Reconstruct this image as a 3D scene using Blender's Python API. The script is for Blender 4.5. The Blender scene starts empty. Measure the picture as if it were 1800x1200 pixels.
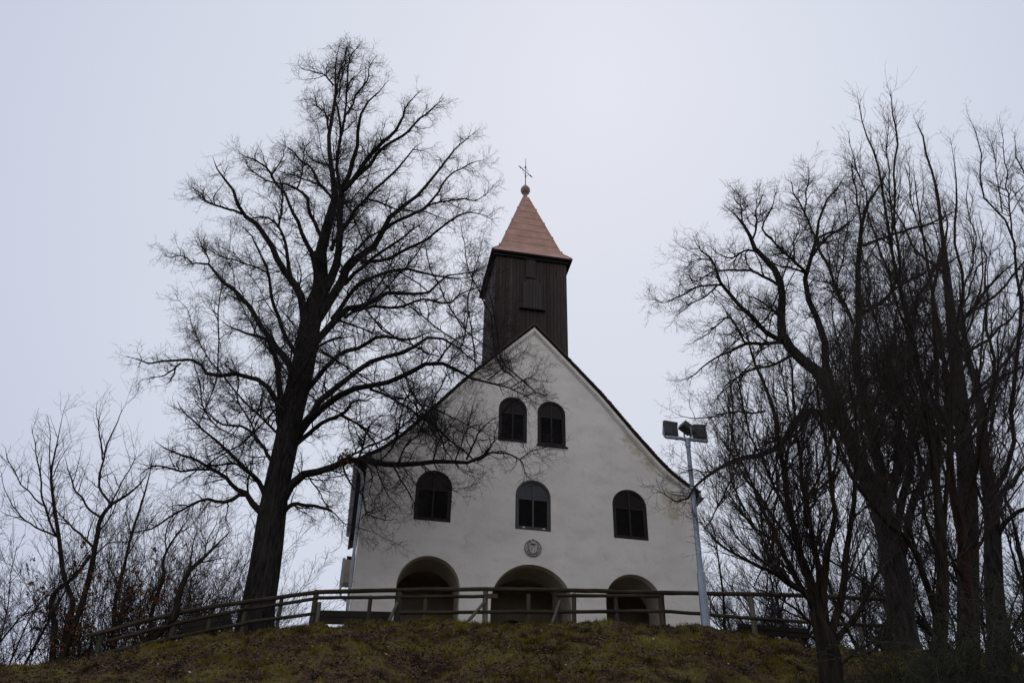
import bpy, math, random
import numpy as np
from mathutils import Vector, Matrix
from mathutils.geometry import tessellate_polygon

S = bpy.context.scene
COL = S.collection
rad = math.radians

# ------------------------------------------------------------------ camera
FPX, PITCH, ROLL, YAW = 1600.0, rad(34.5), rad(1.15), rad(10.2)
EYE = np.array([0.0, 0.0, 1.6])
_f = np.array([0, math.cos(PITCH), math.sin(PITCH)])
_u0 = np.array([0, -math.sin(PITCH), math.cos(PITCH)])
_x0 = np.array([1.0, 0, 0])
CX = math.cos(ROLL) * _x0 + math.sin(ROLL) * _u0
CU = -math.sin(ROLL) * _x0 + math.cos(ROLL) * _u0
cam_d = bpy.data.cameras.new("camera")
cam = bpy.data.objects.new("camera", cam_d)
COL.objects.link(cam)
cam_d.sensor_width = 36.0
cam_d.lens = FPX / 1800 * 36
cam_d.clip_end = 3000
M = Matrix(((CX[0], CU[0], -_f[0], EYE[0]), (CX[1], CU[1], -_f[1], EYE[1]), (CX[2], CU[2], -_f[2], EYE[2]), (0, 0, 0, 1)))
cam.matrix_world = M
S.camera = cam

# ------------------------------------------------------------------ sky, sun, exposure
SUN_EL, SUN_AZ = 52, 8            # degrees; azimuth measured from +Y towards +X
w = bpy.data.worlds.new("World")
S.world = w
w.use_nodes = True
nt = w.node_tree
for n in list(nt.nodes):
    nt.nodes.remove(n)
out = nt.nodes.new("ShaderNodeOutputWorld")
sky = nt.nodes.new("ShaderNodeTexSky")
sky.sky_type = 'NISHITA'
sky.sun_disc = False
sky.sun_elevation = rad(SUN_EL)
sky.sun_rotation = rad(SUN_AZ)
sky.air_density = 1.0
sky.dust_density = 4.0
bg1 = nt.nodes.new("ShaderNodeBackground")
bg1.inputs[1].default_value = 0.08
nt.links.new(sky.outputs[0], bg1.inputs[0])
# closed cloud deck: brighter round the hidden sun, faint cloud structure
tc = nt.nodes.new("ShaderNodeTexCoord")
dot = nt.nodes.new("ShaderNodeVectorMath"); dot.operation = 'DOT_PRODUCT'
GEL, GAZ = 40, 1.5                # the bright patch of the deck
dot.inputs[1].default_value = (math.cos(rad(GEL)) * math.sin(rad(GAZ)), math.cos(rad(GEL)) * math.cos(rad(GAZ)), math.sin(rad(GEL)))
nt.links.new(tc.outputs['Generated'], dot.inputs[0])
ramp = nt.nodes.new("ShaderNodeValToRGB")
cr = ramp.color_ramp
cr.elements[0].position = 0.0; cr.elements[0].color = (0.83, 0.84, 0.90, 1)
cr.elements[1].position = 1.0; cr.elements[1].color = (0.680, 0.715, 0.815, 1)
e_ = cr.elements.new(0.78); e_.color = (0.545, 0.585, 0.735, 1)
e_ = cr.elements.new(0.93); e_.color = (0.655, 0.695, 0.805, 1)
nt.links.new(dot.outputs['Value'], ramp.inputs[0])
noi = nt.nodes.new("ShaderNodeTexNoise"); noi.inputs['Scale'].default_value = 2.2; noi.inputs['Detail'].default_value = 4
nt.links.new(tc.outputs['Generated'], noi.inputs['Vector'])
mr = nt.nodes.new("ShaderNodeMapRange")
mr.inputs[1].default_value = 0.3; mr.inputs[2].default_value = 0.7; mr.inputs[3].default_value = 0.985; mr.inputs[4].default_value = 1.015
nt.links.new(noi.outputs[0], mr.inputs[0])
mul = nt.nodes.new("ShaderNodeVectorMath"); mul.operation = 'SCALE'
nt.links.new(ramp.outputs[0], mul.inputs[0]); nt.links.new(mr.outputs[0], mul.inputs['Scale'])
bg2 = nt.nodes.new("ShaderNodeBackground"); bg2.inputs[1].default_value = 1.0
nt.links.new(mul.outputs[0], bg2.inputs[0])
mix = nt.nodes.new("ShaderNodeMixShader"); mix.inputs[0].default_value = 0.97
nt.links.new(bg1.outputs[0], mix.inputs[1]); nt.links.new(bg2.outputs[0], mix.inputs[2])
nt.links.new(mix.outputs[0], out.inputs[0])

sd = bpy.data.lights.new("sun", 'SUN'); sd.energy = 0.5; sd.angle = rad(60); sd.color = (1, 0.97, 0.92)
sun = bpy.data.objects.new("sun", sd); COL.objects.link(sun)
sv = Vector((math.cos(rad(SUN_EL)) * math.sin(rad(SUN_AZ)), math.cos(rad(SUN_EL)) * math.cos(rad(SUN_AZ)), math.sin(rad(SUN_EL))))
sun.rotation_euler = sv.to_track_quat('Z', 'Y').to_euler()
S.view_settings.view_transform = 'Standard'
S.view_settings.look = 'None'
S.view_settings.exposure = 0.0
S.view_settings.gamma = 1.0
S.render.resolution_x, S.render.resolution_y = 1024, 682

# ------------------------------------------------------------------ survey helpers: a sight line meets a chosen distance
def ray(px, py):
    return _f + CX * ((px - 900) / FPX) - CU * ((py - 600) / FPX)

def at(px, py, Y):
    d = ray(px, py)
    return EYE + d * (Y / d[1])

def zdepth(p):
    return float((np.asarray(p) - EYE) @ _f)

# ------------------------------------------------------------------ noise (numpy)
_rs = np.random.RandomState(7)
_tab = _rs.rand(256, 256)
def vnoise(x, y):
    xi = np.floor(x).astype(int); yi = np.floor(y).astype(int)
    fx = x - xi; fy = y - yi
    fx = fx * fx * (3 - 2 * fx); fy = fy * fy * (3 - 2 * fy)
    a = _tab[xi & 255, yi & 255]; b = _tab[(xi + 1) & 255, yi & 255]
    c = _tab[xi & 255, (yi + 1) & 255]; d = _tab[(xi + 1) & 255, (yi + 1) & 255]
    return (a * (1 - fx) + b * fx) * (1 - fy) + (c * (1 - fx) + d * fx) * fy
def fbm(x, y, o=4):
    s = 0; a = 0.5
    for k in range(o):
        s = s + a * vnoise(x * 2 ** k + 17.3 * k, y * 2 ** k + 5.1 * k); a *= 0.5
    return s

# ------------------------------------------------------------------ materials
def new_mat(name):
    m = bpy.data.materials.new(name); m.use_nodes = True
    b = m.node_tree.nodes['Principled BSDF']
    return m, m.node_tree, b
def _n(t, typ, **kw):
    n = t.nodes.new(typ)
    for k, v in kw.items():
        setattr(n, k, v)
    return n
def noise_mat(name, c1, c2, scale=4, rough=0.9, stretch=(1, 1, 1), bump=0.0, bscale=None, c3=None, detail=6, lo=0.35, hi=0.65, spec=0.3, metal=0.0, bdist=0.02):
    m, t, b = new_mat(name)
    tc = _n(t, 'ShaderNodeTexCoord'); mp = _n(t, 'ShaderNodeMapping'); mp.inputs['Scale'].default_value = stretch
    t.links.new(tc.outputs['Object'], mp.inputs[0])
    no = _n(t, 'ShaderNodeTexNoise'); no.inputs['Scale'].default_value = scale; no.inputs['Detail'].default_value = detail; no.inputs['Roughness'].default_value = 0.6
    t.links.new(mp.outputs[0], no.inputs['Vector'])
    r = _n(t, 'ShaderNodeValToRGB'); r.color_ramp.elements[0].position = lo; r.color_ramp.elements[1].position = hi
    r.color_ramp.elements[0].color = (*c1, 1); r.color_ramp.elements[1].color = (*c2, 1)
    if c3:
        e = r.color_ramp.elements.new((lo + hi) / 2); e.color = (*c3, 1)
    t.links.new(no.outputs[0], r.inputs[0]); t.links.new(r.outputs[0], b.inputs['Base Color'])
    b.inputs['Roughness'].default_value = rough; b.inputs['Specular IOR Level'].default_value = spec; b.inputs['Metallic'].default_value = metal
    if bump:
        n2 = _n(t, 'ShaderNodeTexNoise'); n2.inputs['Scale'].default_value = bscale or scale * 4; n2.inputs['Detail'].default_value = 5
        t.links.new(mp.outputs[0], n2.inputs['Vector'])
        bp = _n(t, 'ShaderNodeBump'); bp.inputs['Strength'].default_value = bump; bp.inputs['Distance'].default_value = bdist
        t.links.new(n2.outputs[0], bp.inputs['Height']); t.links.new(bp.outputs[0], b.inputs['Normal'])
    return m
def island_mat(name, cols, rough=0.85, noise_cols=None, spec=0.2):
    """every loose piece of the mesh gets its own colour"""
    m, t, b = new_mat(name)
    g = _n(t, 'ShaderNodeNewGeometry'); r = _n(t, 'ShaderNodeValToRGB')
    r.color_ramp.interpolation = 'LINEAR'
    k = len(cols)
    r.color_ramp.elements[0].color = (*cols[0], 1); r.color_ramp.elements[1].color = (*cols[-1], 1)
    for i in range(1, k - 1):
        e = r.color_ramp.elements.new(i / (k - 1)); e.color = (*cols[i], 1)
    t.links.new(g.outputs['Random Per Island'], r.inputs[0])
    b.inputs['Roughness'].default_value = rough; b.inputs['Specular IOR Level'].default_value = spec
    t.links.new(r.outputs[0], b.inputs['Base Color'])
    return m, t, b, r

# plaster with stains, streaks and a fine trowelled relief
def plaster_mat():
    m, t, b = new_mat("plaster")
    tc = _n(t, 'ShaderNodeTexCoord')
    base = _n(t, 'ShaderNodeTexNoise'); base.inputs['Scale'].default_value = 0.55; base.inputs['Detail'].default_value = 8; base.inputs['Roughness'].default_value = 0.62
    t.links.new(tc.outputs['Object'], base.inputs['Vector'])
    r = _n(t, 'ShaderNodeValToRGB')
    r.color_ramp.elements[0].position = 0.30; r.color_ramp.elements[0].color = (0.66, 0.635, 0.60, 1)
    r.color_ramp.elements[1].position = 0.68; r.color_ramp.elements[1].color = (0.755, 0.73, 0.695, 1)
    t.links.new(base.outputs[0], r.inputs[0])
    mp = _n(t, 'ShaderNodeMapping'); mp.inputs['Scale'].default_value = (0.5, 0.5, 1.1)
    t.links.new(tc.outputs['Object'], mp.inputs[0])
    st = _n(t, 'ShaderNodeTexNoise'); st.inputs['Scale'].default_value = 1.6; st.inputs['Detail'].default_value = 5
    t.links.new(mp.outputs[0], st.inputs['Vector'])
    sr = _n(t, 'ShaderNodeValToRGB')
    sr.color_ramp.elements[0].position = 0.33; sr.color_ramp.elements[0].color = (0.90, 0.89, 0.88, 1)
    sr.color_ramp.elements[1].position = 0.55; sr.color_ramp.elements[1].color = (1, 1, 1, 1)
    t.links.new(st.outputs[0], sr.inputs[0])
    mx = _n(t, 'ShaderNodeMix', data_type='RGBA', blend_type='MULTIPLY'); mx.inputs[0].default_value = 1.0
    t.links.new(r.outputs[0], mx.inputs[6]); t.links.new(sr.outputs[0], mx.inputs[7])
    # small smudges
    sm = _n(t, 'ShaderNodeTexNoise'); sm.inputs['Scale'].default_value = 2.6; sm.inputs['Detail'].default_value = 6; sm.inputs['Distortion'].default_value = 0.8
    t.links.new(tc.outputs['Object'], sm.inputs['Vector'])
    smr = _n(t, 'ShaderNodeValToRGB')
    smr.color_ramp.elements[0].position = 0.30; smr.color_ramp.elements[0].color = (0.84, 0.83, 0.80, 1)
    smr.color_ramp.elements[1].position = 0.42; smr.color_ramp.elements[1].color = (1, 1, 1, 1)
    t.links.new(sm.outputs[0], smr.inputs[0])
    m2 = _n(t, 'ShaderNodeMix', data_type='RGBA', blend_type='MULTIPLY'); m2.inputs[0].default_value = 0.5
    t.links.new(mx.outputs[2], m2.inputs[6]); t.links.new(smr.outputs[0], m2.inputs[7])
    # ochre damp patches at the right eave and right rake (real stains with their own place on the wall)
    last = m2.outputs[2]
    for (s, z, rr) in ((5.75, 17.75 - 10.5, 0.55), (5.9, 17.0 - 10.5, 0.45), (4.15, 20.15 - 10.5, 0.40), (4.55, 19.7 - 10.5, 0.45), (5.0, 19.15 - 10.5, 0.4)):
        sub = _n(t, 'ShaderNodeVectorMath', operation='DISTANCE'); sub.inputs[1].default_value = (s, 0, z)
        t.links.new(tc.outputs['Object'], sub.inputs[0])
        ad = _n(t, 'ShaderNodeMath', operation='MULTIPLY_ADD'); ad.inputs[1].default_value = 1.0 / rr
        t.links.new(sub.outputs['Value'], ad.inputs[0])
        nn = _n(t, 'ShaderNodeTexNoise'); nn.inputs['Scale'].default_value = 5.0; nn.inputs['Detail'].default_value = 5
        t.links.new(tc.outputs['Object'], nn.inputs['Vector'])
        n3 = _n(t, 'ShaderNodeMath', operation='MULTIPLY_ADD'); n3.inputs[1].default_value = 2.4; n3.inputs[2].default_value = -1.2
        t.links.new(nn.outputs[0], n3.inputs[0]); t.links.new(n3.outputs[0], ad.inputs[2])
        mr = _n(t, 'ShaderNodeMapRange'); mr.inputs[1].default_value = 0.3; mr.inputs[2].default_value = 1.0; mr.inputs[3].default_value = 0.55; mr.inputs[4].default_value = 0.0
        t.links.new(ad.outputs[0], mr.inputs[0])
        mm = _n(t, 'ShaderNodeMix', data_type='RGBA'); mm.inputs[7].default_value = (0.34, 0.29, 0.18, 1)
        t.links.new(mr.outputs[0], mm.inputs[0]); t.links.new(last, mm.inputs[6]); last = mm.outputs[2]
    t.links.new(last, b.inputs['Base Color'])
    b.inputs['Roughness'].default_value = 0.95; b.inputs['Specular IOR Level'].default_value = 0.15
    bn = _n(t, 'ShaderNodeTexNoise'); bn.inputs['Scale'].default_value = 1.7; bn.inputs['Detail'].default_value = 8; bn.inputs['Roughness'].default_value = 0.65
    t.links.new(tc.outputs['Object'], bn.inputs['Vector'])
    bp = _n(t, 'ShaderNodeBump'); bp.inputs['Strength'].default_value = 0.55; bp.inputs['Distance'].default_value = 0.06
    t.links.new(bn.outputs[0], bp.inputs['Height']); t.links.new(bp.outputs[0], b.inputs['Normal'])
    return m

MAT = {}
MAT['plaster'] = plaster_mat()
MAT['moulding'] = noise_mat('moulding', (0.60, 0.58, 0.555), (0.75, 0.725, 0.70), scale=3, bump=0.3)
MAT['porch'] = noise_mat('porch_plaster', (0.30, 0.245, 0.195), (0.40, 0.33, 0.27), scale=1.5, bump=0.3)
MAT['vault'] = noise_mat('vault_plaster_shaded', (0.34, 0.295, 0.25), (0.44, 0.385, 0.33), scale=1.5, bump=0.3)  # wall plaster made browner and darker: shade under the arches put into the colour
MAT['tile'] = island_mat('roof_tile', [(0.075, 0.055, 0.046), (0.14, 0.085, 0.066), (0.10, 0.072, 0.062), (0.18, 0.11, 0.085)])[0]
MAT['frame'] = noise_mat('window_wood', (0.016, 0.013, 0.015), (0.030, 0.024, 0.027), scale=6, stretch=(1, 1, 0.2), rough=0.6, spec=0.15)
MAT['frame_new'] = noise_mat('window_wood_glossy', (0.018, 0.018, 0.022), (0.032, 0.031, 0.038), scale=6, stretch=(1, 1, 0.2), rough=0.4, spec=0.35)
MAT['louvre'] = noise_mat('louvre_wood', (0.014, 0.013, 0.015), (0.026, 0.023, 0.026), scale=8, rough=0.6)
def glass(name, col, rough, spec):
    m, t, b = new_mat(name)
    b.inputs['Base Color'].default_value = (*col, 1); b.inputs['Roughness'].default_value = rough; b.inputs['Specular IOR Level'].default_value = spec
    tc = _n(t, 'ShaderNodeTexCoord'); no = _n(t, 'ShaderNodeTexNoise'); no.inputs['Scale'].default_value = 1.2
    t.links.new(tc.outputs['Object'], no.inputs['Vector'])
    bp = _n(t, 'ShaderNodeBump'); bp.inputs['Strength'].default_value = 0.15; bp.inputs['Distance'].default_value = 0.05
    t.links.new(no.outputs[0], bp.inputs['Height']); t.links.new(bp.outputs[0], b.inputs['Normal'])
    return m
MAT['glass'] = glass('dim_glass', (0.020, 0.014, 0.016), 0.3, 0.08)
MAT['glass_clear'] = glass('clear_glass', (0.014, 0.016, 0.023), 0.06, 0.27)
MAT['boards'] = None
def board_mat():
    m, t, b, r = island_mat('tower_boards', [(0.020, 0.014, 0.013), (0.034, 0.024, 0.022), (0.025, 0.018, 0.018), (0.052, 0.038, 0.034), (0.028, 0.020, 0.019)], rough=0.75)
    tc = _n(t, 'ShaderNodeTexCoord'); mp = _n(t, 'ShaderNodeMapping'); mp.inputs['Scale'].default_value = (14, 14, 0.6)
    t.links.new(tc.outputs['Object'], mp.inputs[0])
    no = _n(t, 'ShaderNodeTexNoise'); no.inputs['Scale'].default_value = 2; no.inputs['Detail'].default_value = 6
    t.links.new(mp.outputs[0], no.inputs['Vector'])
    rr = _n(t, 'ShaderNodeMapRange'); rr.inputs[1].default_value = 0.3; rr.inputs[2].default_value = 0.7; rr.inputs[3].default_value = 0.55; rr.inputs[4].default_value = 1.7
    t.links.new(no.outputs[0], rr.inputs[0])
    mx = _n(t, 'ShaderNodeVectorMath', operation='SCALE')
    t.links.new(r.outputs[0], mx.inputs[0]); t.links.new(rr.outputs[0], mx.inputs['Scale']); t.links.new(mx.outputs[0], b.inputs['Base Color'])
    return m
MAT['boards'] = board_mat()
MAT['shutterwood'] = noise_mat('shutter_wood', (0.022, 0.017, 0.016), (0.042, 0.034, 0.032), scale=3, stretch=(6, 6, 0.4), rough=0.75)
MAT['darkwood'] = noise_mat('eave_wood', (0.012, 0.010, 0.010), (0.024, 0.020, 0.020), scale=5, rough=0.8)
MAT['copper'] = noise_mat('red_sheet_roof', (0.30, 0.163, 0.122), (0.42, 0.24, 0.185), scale=2.2, rough=0.6, spec=0.35, bump=0.08, c3=(0.35, 0.195, 0.148))
MAT['ball'] = noise_mat('finial_sheet', (0.17, 0.08, 0.065), (0.24, 0.12, 0.095), scale=5, rough=0.4, spec=0.5)
MAT['iron'] = noise_mat('wrought_iron', (0.03, 0.03, 0.033), (0.06, 0.058, 0.06), scale=9, rough=0.6)
MAT['zinc'] = noise_mat('zinc_sheet', (0.28, 0.31, 0.36), (0.46, 0.50, 0.57), scale=3, stretch=(1, 1, 0.3), rough=0.45, spec=0.5, metal=0.35)
MAT['stonerelief'] = noise_mat('relief_plaster', (0.36, 0.345, 0.33), (0.56, 0.54, 0.52), scale=9, bump=0.5)
MAT['reliefdark'] = noise_mat('relief_shade', (0.09, 0.085, 0.08), (0.24, 0.225, 0.21), scale=9, lo=0.3, hi=0.7)  # darker copy of the relief plaster, shade painted into the colour
MAT['log'] = noise_mat('weathered_log', (0.016, 0.012, 0.008), (0.050, 0.037, 0.026), scale=5, stretch=(0.25, 1, 1), bump=0.6, bscale=14, c3=(0.034, 0.027, 0.017))
MAT['post'] = noise_mat('weathered_post', (0.022, 0.018, 0.013), (0.062, 0.051, 0.037), scale=6, stretch=(1, 1, 0.2), bump=0.6, bscale=14, c3=(0.046, 0.040, 0.027))
MAT['palepost'] = noise_mat('pale_post', (0.075, 0.067, 0.054), (0.16, 0.145, 0.12), scale=6, stretch=(1, 1, 0.2), bump=0.5, bscale=14)
MAT['plank'] = noise_mat('dark_plank', (0.009, 0.0075, 0.006), (0.026, 0.021, 0.016), scale=4, stretch=(0.25, 1, 1), bump=0.5, bscale=12)
MAT['galv'] = noise_mat('galvanised_steel', (0.21, 0.245, 0.31), (0.31, 0.355, 0.43), scale=5, stretch=(1, 1, 0.25), rough=0.5, metal=0.3, spec=0.5, c3=(0.25, 0.29, 0.36))
MAT['lamp'] = noise_mat('lamp_housing', (0.052, 0.058, 0.068), (0.085, 0.092, 0.104), scale=4, rough=0.6, spec=0.35)
MAT['lampglass'] = glass('lamp_glass', (0.10, 0.11, 0.12), 0.1, 0.8)
MAT['slab'] = noise_mat('concrete_slab', (0.05, 0.047, 0.042), (0.11, 0.105, 0.095), scale=5, bump=0.5)
def bark_mat(name, c1, c2, c3):
    m, t, b = new_mat(name)
    tc = _n(t, 'ShaderNodeTexCoord'); mp = _n(t, 'ShaderNodeMapping'); mp.inputs['Scale'].default_value = (9, 9, 1.3)
    t.links.new(tc.outputs['Object'], mp.inputs[0])
    no = _n(t, 'ShaderNodeTexNoise'); no.inputs['Scale'].default_value = 1.5; no.inputs['Detail'].default_value = 6; no.inputs['Distortion'].default_value = 0.6
    t.links.new(mp.outputs[0], no.inputs['Vector'])
    r = _n(t, 'ShaderNodeValToRGB'); r.color_ramp.elements[0].position = 0.38; r.color_ramp.elements[0].color = (*c1, 1)
    r.color_ramp.elements[1].position = 0.66; r.color_ramp.elements[1].color = (*c2, 1)
    t.links.new(no.outputs[0], r.inputs[0])
    mo = _n(t, 'ShaderNodeTexNoise'); mo.inputs['Scale'].default_value = 1.1; mo.inputs['Detail'].default_value = 5
    t.links.new(tc.outputs['Object'], mo.inputs['Vector'])
    mr = _n(t, 'ShaderNodeMapRange'); mr.inputs[1].default_value = 0.52; mr.inputs[2].default_value = 0.72; mr.inputs[3].default_value = 0; mr.inputs[4].default_value = 0.7
    t.links.new(mo.outputs[0], mr.inputs[0])
    mx = _n(t, 'ShaderNodeMix', data_type='RGBA'); mx.inputs[7].default_value = (*c3, 1)
    t.links.new(mr.outputs[0], mx.inputs[0]); t.links.new(r.outputs[0], mx.inputs[6]); t.links.new(mx.outputs[2], b.inputs['Base Color'])
    b.inputs['Roughness'].default_value = 0.95; b.inputs['Specular IOR Level'].default_value = 0.1
    bp = _n(t, 'ShaderNodeBump'); bp.inputs['Strength'].default_value = 1.0; bp.inputs['Distance'].default_value = 0.05
    t.links.new(no.outputs[0], bp.inputs['Height']); t.links.new(bp.outputs[0], b.inputs['Normal'])
    return m
MAT['bark'] = bark_mat('linden_bark', (0.009, 0.0075, 0.0075), (0.034, 0.030, 0.028), (0.026, 0.028, 0.021))
MAT['twig'] = noise_mat('linden_twigs', (0.017, 0.014, 0.015), (0.034, 0.026, 0.028), scale=1.5)
MAT['bark2'] = bark_mat('brown_bark', (0.010, 0.008, 0.006), (0.030, 0.024, 0.018), (0.026, 0.026, 0.015))
MAT['twig2'] = noise_mat('brown_twigs', (0.018, 0.013, 0.012), (0.036, 0.026, 0.022), scale=1.5)
MAT['bark3'] = bark_mat('reddish_bark', (0.012, 0.007, 0.005), (0.036, 0.020, 0.015), (0.022, 0.019, 0.012))
MAT['twig3'] = noise_mat('pale_brown_twigs', (0.034, 0.025, 0.021), (0.068, 0.050, 0.041), scale=1.5)
MAT['twiggreen'] = noise_mat('mossy_twigs', (0.020, 0.021, 0.013), (0.042, 0.045, 0.026), scale=3)
MAT['dryleaf'] = island_mat('dry_leaves', [(0.10, 0.045, 0.02), (0.16, 0.07, 0.035), (0.08, 0.035, 0.018)])[0]

# ------------------------------------------------------------------ mesh helpers
def tag(o, label=None, cat=None, group=None, kind=None):
    if label: o['label'] = label
    if cat: o['category'] = cat
    if group: o['group'] = group
    if kind: o['kind'] = kind
    return o
def link(name, me, parent=None):
    o = bpy.data.objects.new(name, me); COL.objects.link(o)
    if parent is not None:
        o.parent = parent
    return o
def empty(name, loc, rz=0.0):
    o = bpy.data.objects.new(name, None); COL.objects.link(o)
    o.location = [float(c) for c in loc]; o.rotation_euler = (0, 0, rz); o.empty_display_size = 0.3
    return o
def np_mesh(name, chunks, mat, smooth=True):
    """chunks: list of (verts (n,3), faces (m,k)) with k = 3 or 4"""
    V = []; loops = []; starts = []; totals = []; off = 0; ls = 0
    for v, f in chunks:
        v = np.asarray(v, dtype=np.float32); f = np.asarray(f, dtype=np.int32)
        if len(f) == 0:
            continue
        V.append(v); loops.append((f + off).ravel())
        k = f.shape[1]
        starts.append(ls + np.arange(len(f)) * k); totals.append(np.full(len(f), k)); ls += len(f) * k
        off += len(v)
    V = np.concatenate(V); loops = np.concatenate(loops); starts = np.concatenate(starts); totals = np.concatenate(totals)
    me = bpy.data.meshes.new(name)
    me.vertices.add(len(V)); me.vertices.foreach_set('co', V.ravel())
    me.loops.add(len(loops)); me.loops.foreach_set('vertex_index', loops.astype(np.int32))
    me.polygons.add(len(starts)); me.polygons.foreach_set('loop_start', starts.astype(np.int32))
    try:
        me.polygons.foreach_set('loop_total', totals.astype(np.int32))
    except Exception:
        pass
    me.polygons.foreach_set('use_smooth', np.full(len(starts), smooth, dtype=bool))
    me.update(calc_edges=True); me.validate()
    if mat: me.materials.append(mat)
    return me
def tubes(P, R, m=5, cap=False):
    """P (N,K,3), R (N,K) -> (verts, quads)"""
    P = np.asarray(P, float); R = np.asarray(R, float)
    N, K, _ = P.shape
    T = np.gradient(P, axis=1)
    T /= np.linalg.norm(T, axis=2, keepdims=True) + 1e-9
    mt = T.mean(axis=1); 
    ref = np.where((np.abs(mt[:, 2]) > 0.75)[:, None], np.array([1.0, 0.13, 0.0])[None], np.array([0.0, 0.1, 1.0])[None])
    A = np.cross(T, ref[:, None, :]); A /= np.linalg.norm(A, axis=2, keepdims=True) + 1e-9
    B = np.cross(T, A)
    an = np.arange(m) * 2 * np.pi / m
    V = P[:, :, None, :] + R[:, :, None, None] * (np.cos(an)[None, None, :, None] * A[:, :, None, :] + np.sin(an)[None, None, :, None] * B[:, :, None, :])
    base = (np.arange(N) * K * m)[:, None, None] + (np.arange(K - 1) * m)[None, :, None]
    j = np.arange(m)[None, None, :]; j2 = (j + 1) % m
    q = np.stack([base + j, base + j2, base + m + j2, base + m + j], axis=-1).reshape(-1, 4)
    return V.reshape(-1, 3), q
class MB:
    def __init__(s): s.c = []
    def box(s, x0, x1, y0, y1, z0, z1, mat=None):
        v = np.array([(x, y, z) for x in (x0, x1) for y in (y0, y1) for z in (z0, z1)], float)
        f = np.array([(0, 1, 3, 2), (4, 6, 7, 5), (0, 4, 5, 1), (2, 3, 7, 6), (0, 2, 6, 4), (1, 5, 7, 3)])
        if mat is not None:
            v = v @ np.array(mat.to_3x3()).T + np.array(mat.translation)
        s.c.append((v, f)); return s
    def tube(s, pts, r, m=8, caps=True):
        pts = np.asarray(pts, float); K = len(pts)
        r = np.full(K, r) if np.isscalar(r) else np.asarray(r, float)
        if caps:   # close the ends with a tiny ring
            d0 = pts[0] - pts[1]; d0 = d0 / np.linalg.norm(d0); d1 = pts[-1] - pts[-2]; d1 = d1 / np.linalg.norm(d1)
            pts = np.vstack([pts[0] + d0 * 1e-3, pts, pts[-1] + d1 * 1e-3]); r = np.concatenate([[r[0] * 0.02], r, [r[-1] * 0.02]])
        s.c.append(tubes(pts[None], r[None], m)); return s
    def lathe(s, prof, c=(0, 0), m=20):
        """prof: (r, z)"""
        pr = np.array(prof, float); a = np.arange(m) * 2 * np.pi / m
        v = np.stack([c[0] + pr[:, 0, None] * np.cos(a), c[1] + pr[:, 0, None] * np.sin(a), np.repeat(pr[:, 1, None], m, 1)], -1).reshape(-1, 3)
        q = []
        for i in range(len(pr) - 1):
            for j in range(m):
                q.append((i * m + j, i * m + (j + 1) % m, (i + 1) * m + (j + 1) % m, (i + 1) * m + j))
        s.c.append((v, np.array(q))); return s
    def prism(s, poly, y0, y1, holes=()):
        """polygon in x,z (with holes) extruded from y0 to y1"""
        loops = [list(poly)] + [list(h) for h in holes]
        flat = [p for l in loops for p in l]
        tris = tessellate_polygon([[Vector((p[0], p[1], 0)) for p in l] for l in loops])
        n = len(flat)
        v = np.array([(p[0], y0, p[1]) for p in flat] + [(p[0], y1, p[1]) for p in flat], float)
        f3 = [tuple(t) for t in tris] + [(t[2] + n, t[1] + n, t[0] + n) for t in tris]
        q = []; o = 0
        for l in loops:
            k = len(l)
            for i in range(k):
                q.append((o + i, o + (i + 1) % k, n + o + (i + 1) % k, n + o + i))
            o += k
        # share one vertex list between the triangles and the side quads
        s.c.append((v, np.array(f3))); s.c.append((v, np.array(q)))
        return s
    def add(s, v, f): s.c.append((np.asarray(v, float), np.asarray(f))); return s
    def build(s, name, mat, parent=None, dz=0.0, smooth=False, recalc=True):
        ch = [(np.asarray(v) - np.array([0, 0, dz]), f) for v, f in s.c]
        me = np_mesh(name, ch, mat, smooth)
        if recalc:
            import bmesh
            bm = bmesh.new(); bm.from_mesh(me)
            bmesh.ops.remove_doubles(bm, verts=bm.verts, dist=1e-5)
            bmesh.ops.recalc_face_normals(bm, faces=bm.faces)
            bm.to_mesh(me); bm.free()
        if smooth:
            me.set_sharp_from_angle(angle=rad(40))
        return link(name, me, parent)
def arch(cx, hw, z0, zs, n=16, inset=0.0, rise=None):
    """arched outline: sill z0, springing zs"""
    h = hw - inset; rz = (rise if rise else hw) - inset
    p = [(cx - h, z0 + inset), (cx + h, z0 + inset)]
    for i in range(n + 1):
        a = math.pi * i / n
        p.append((cx + h * math.cos(a), zs + rz * math.sin(a)))
    return p

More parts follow.
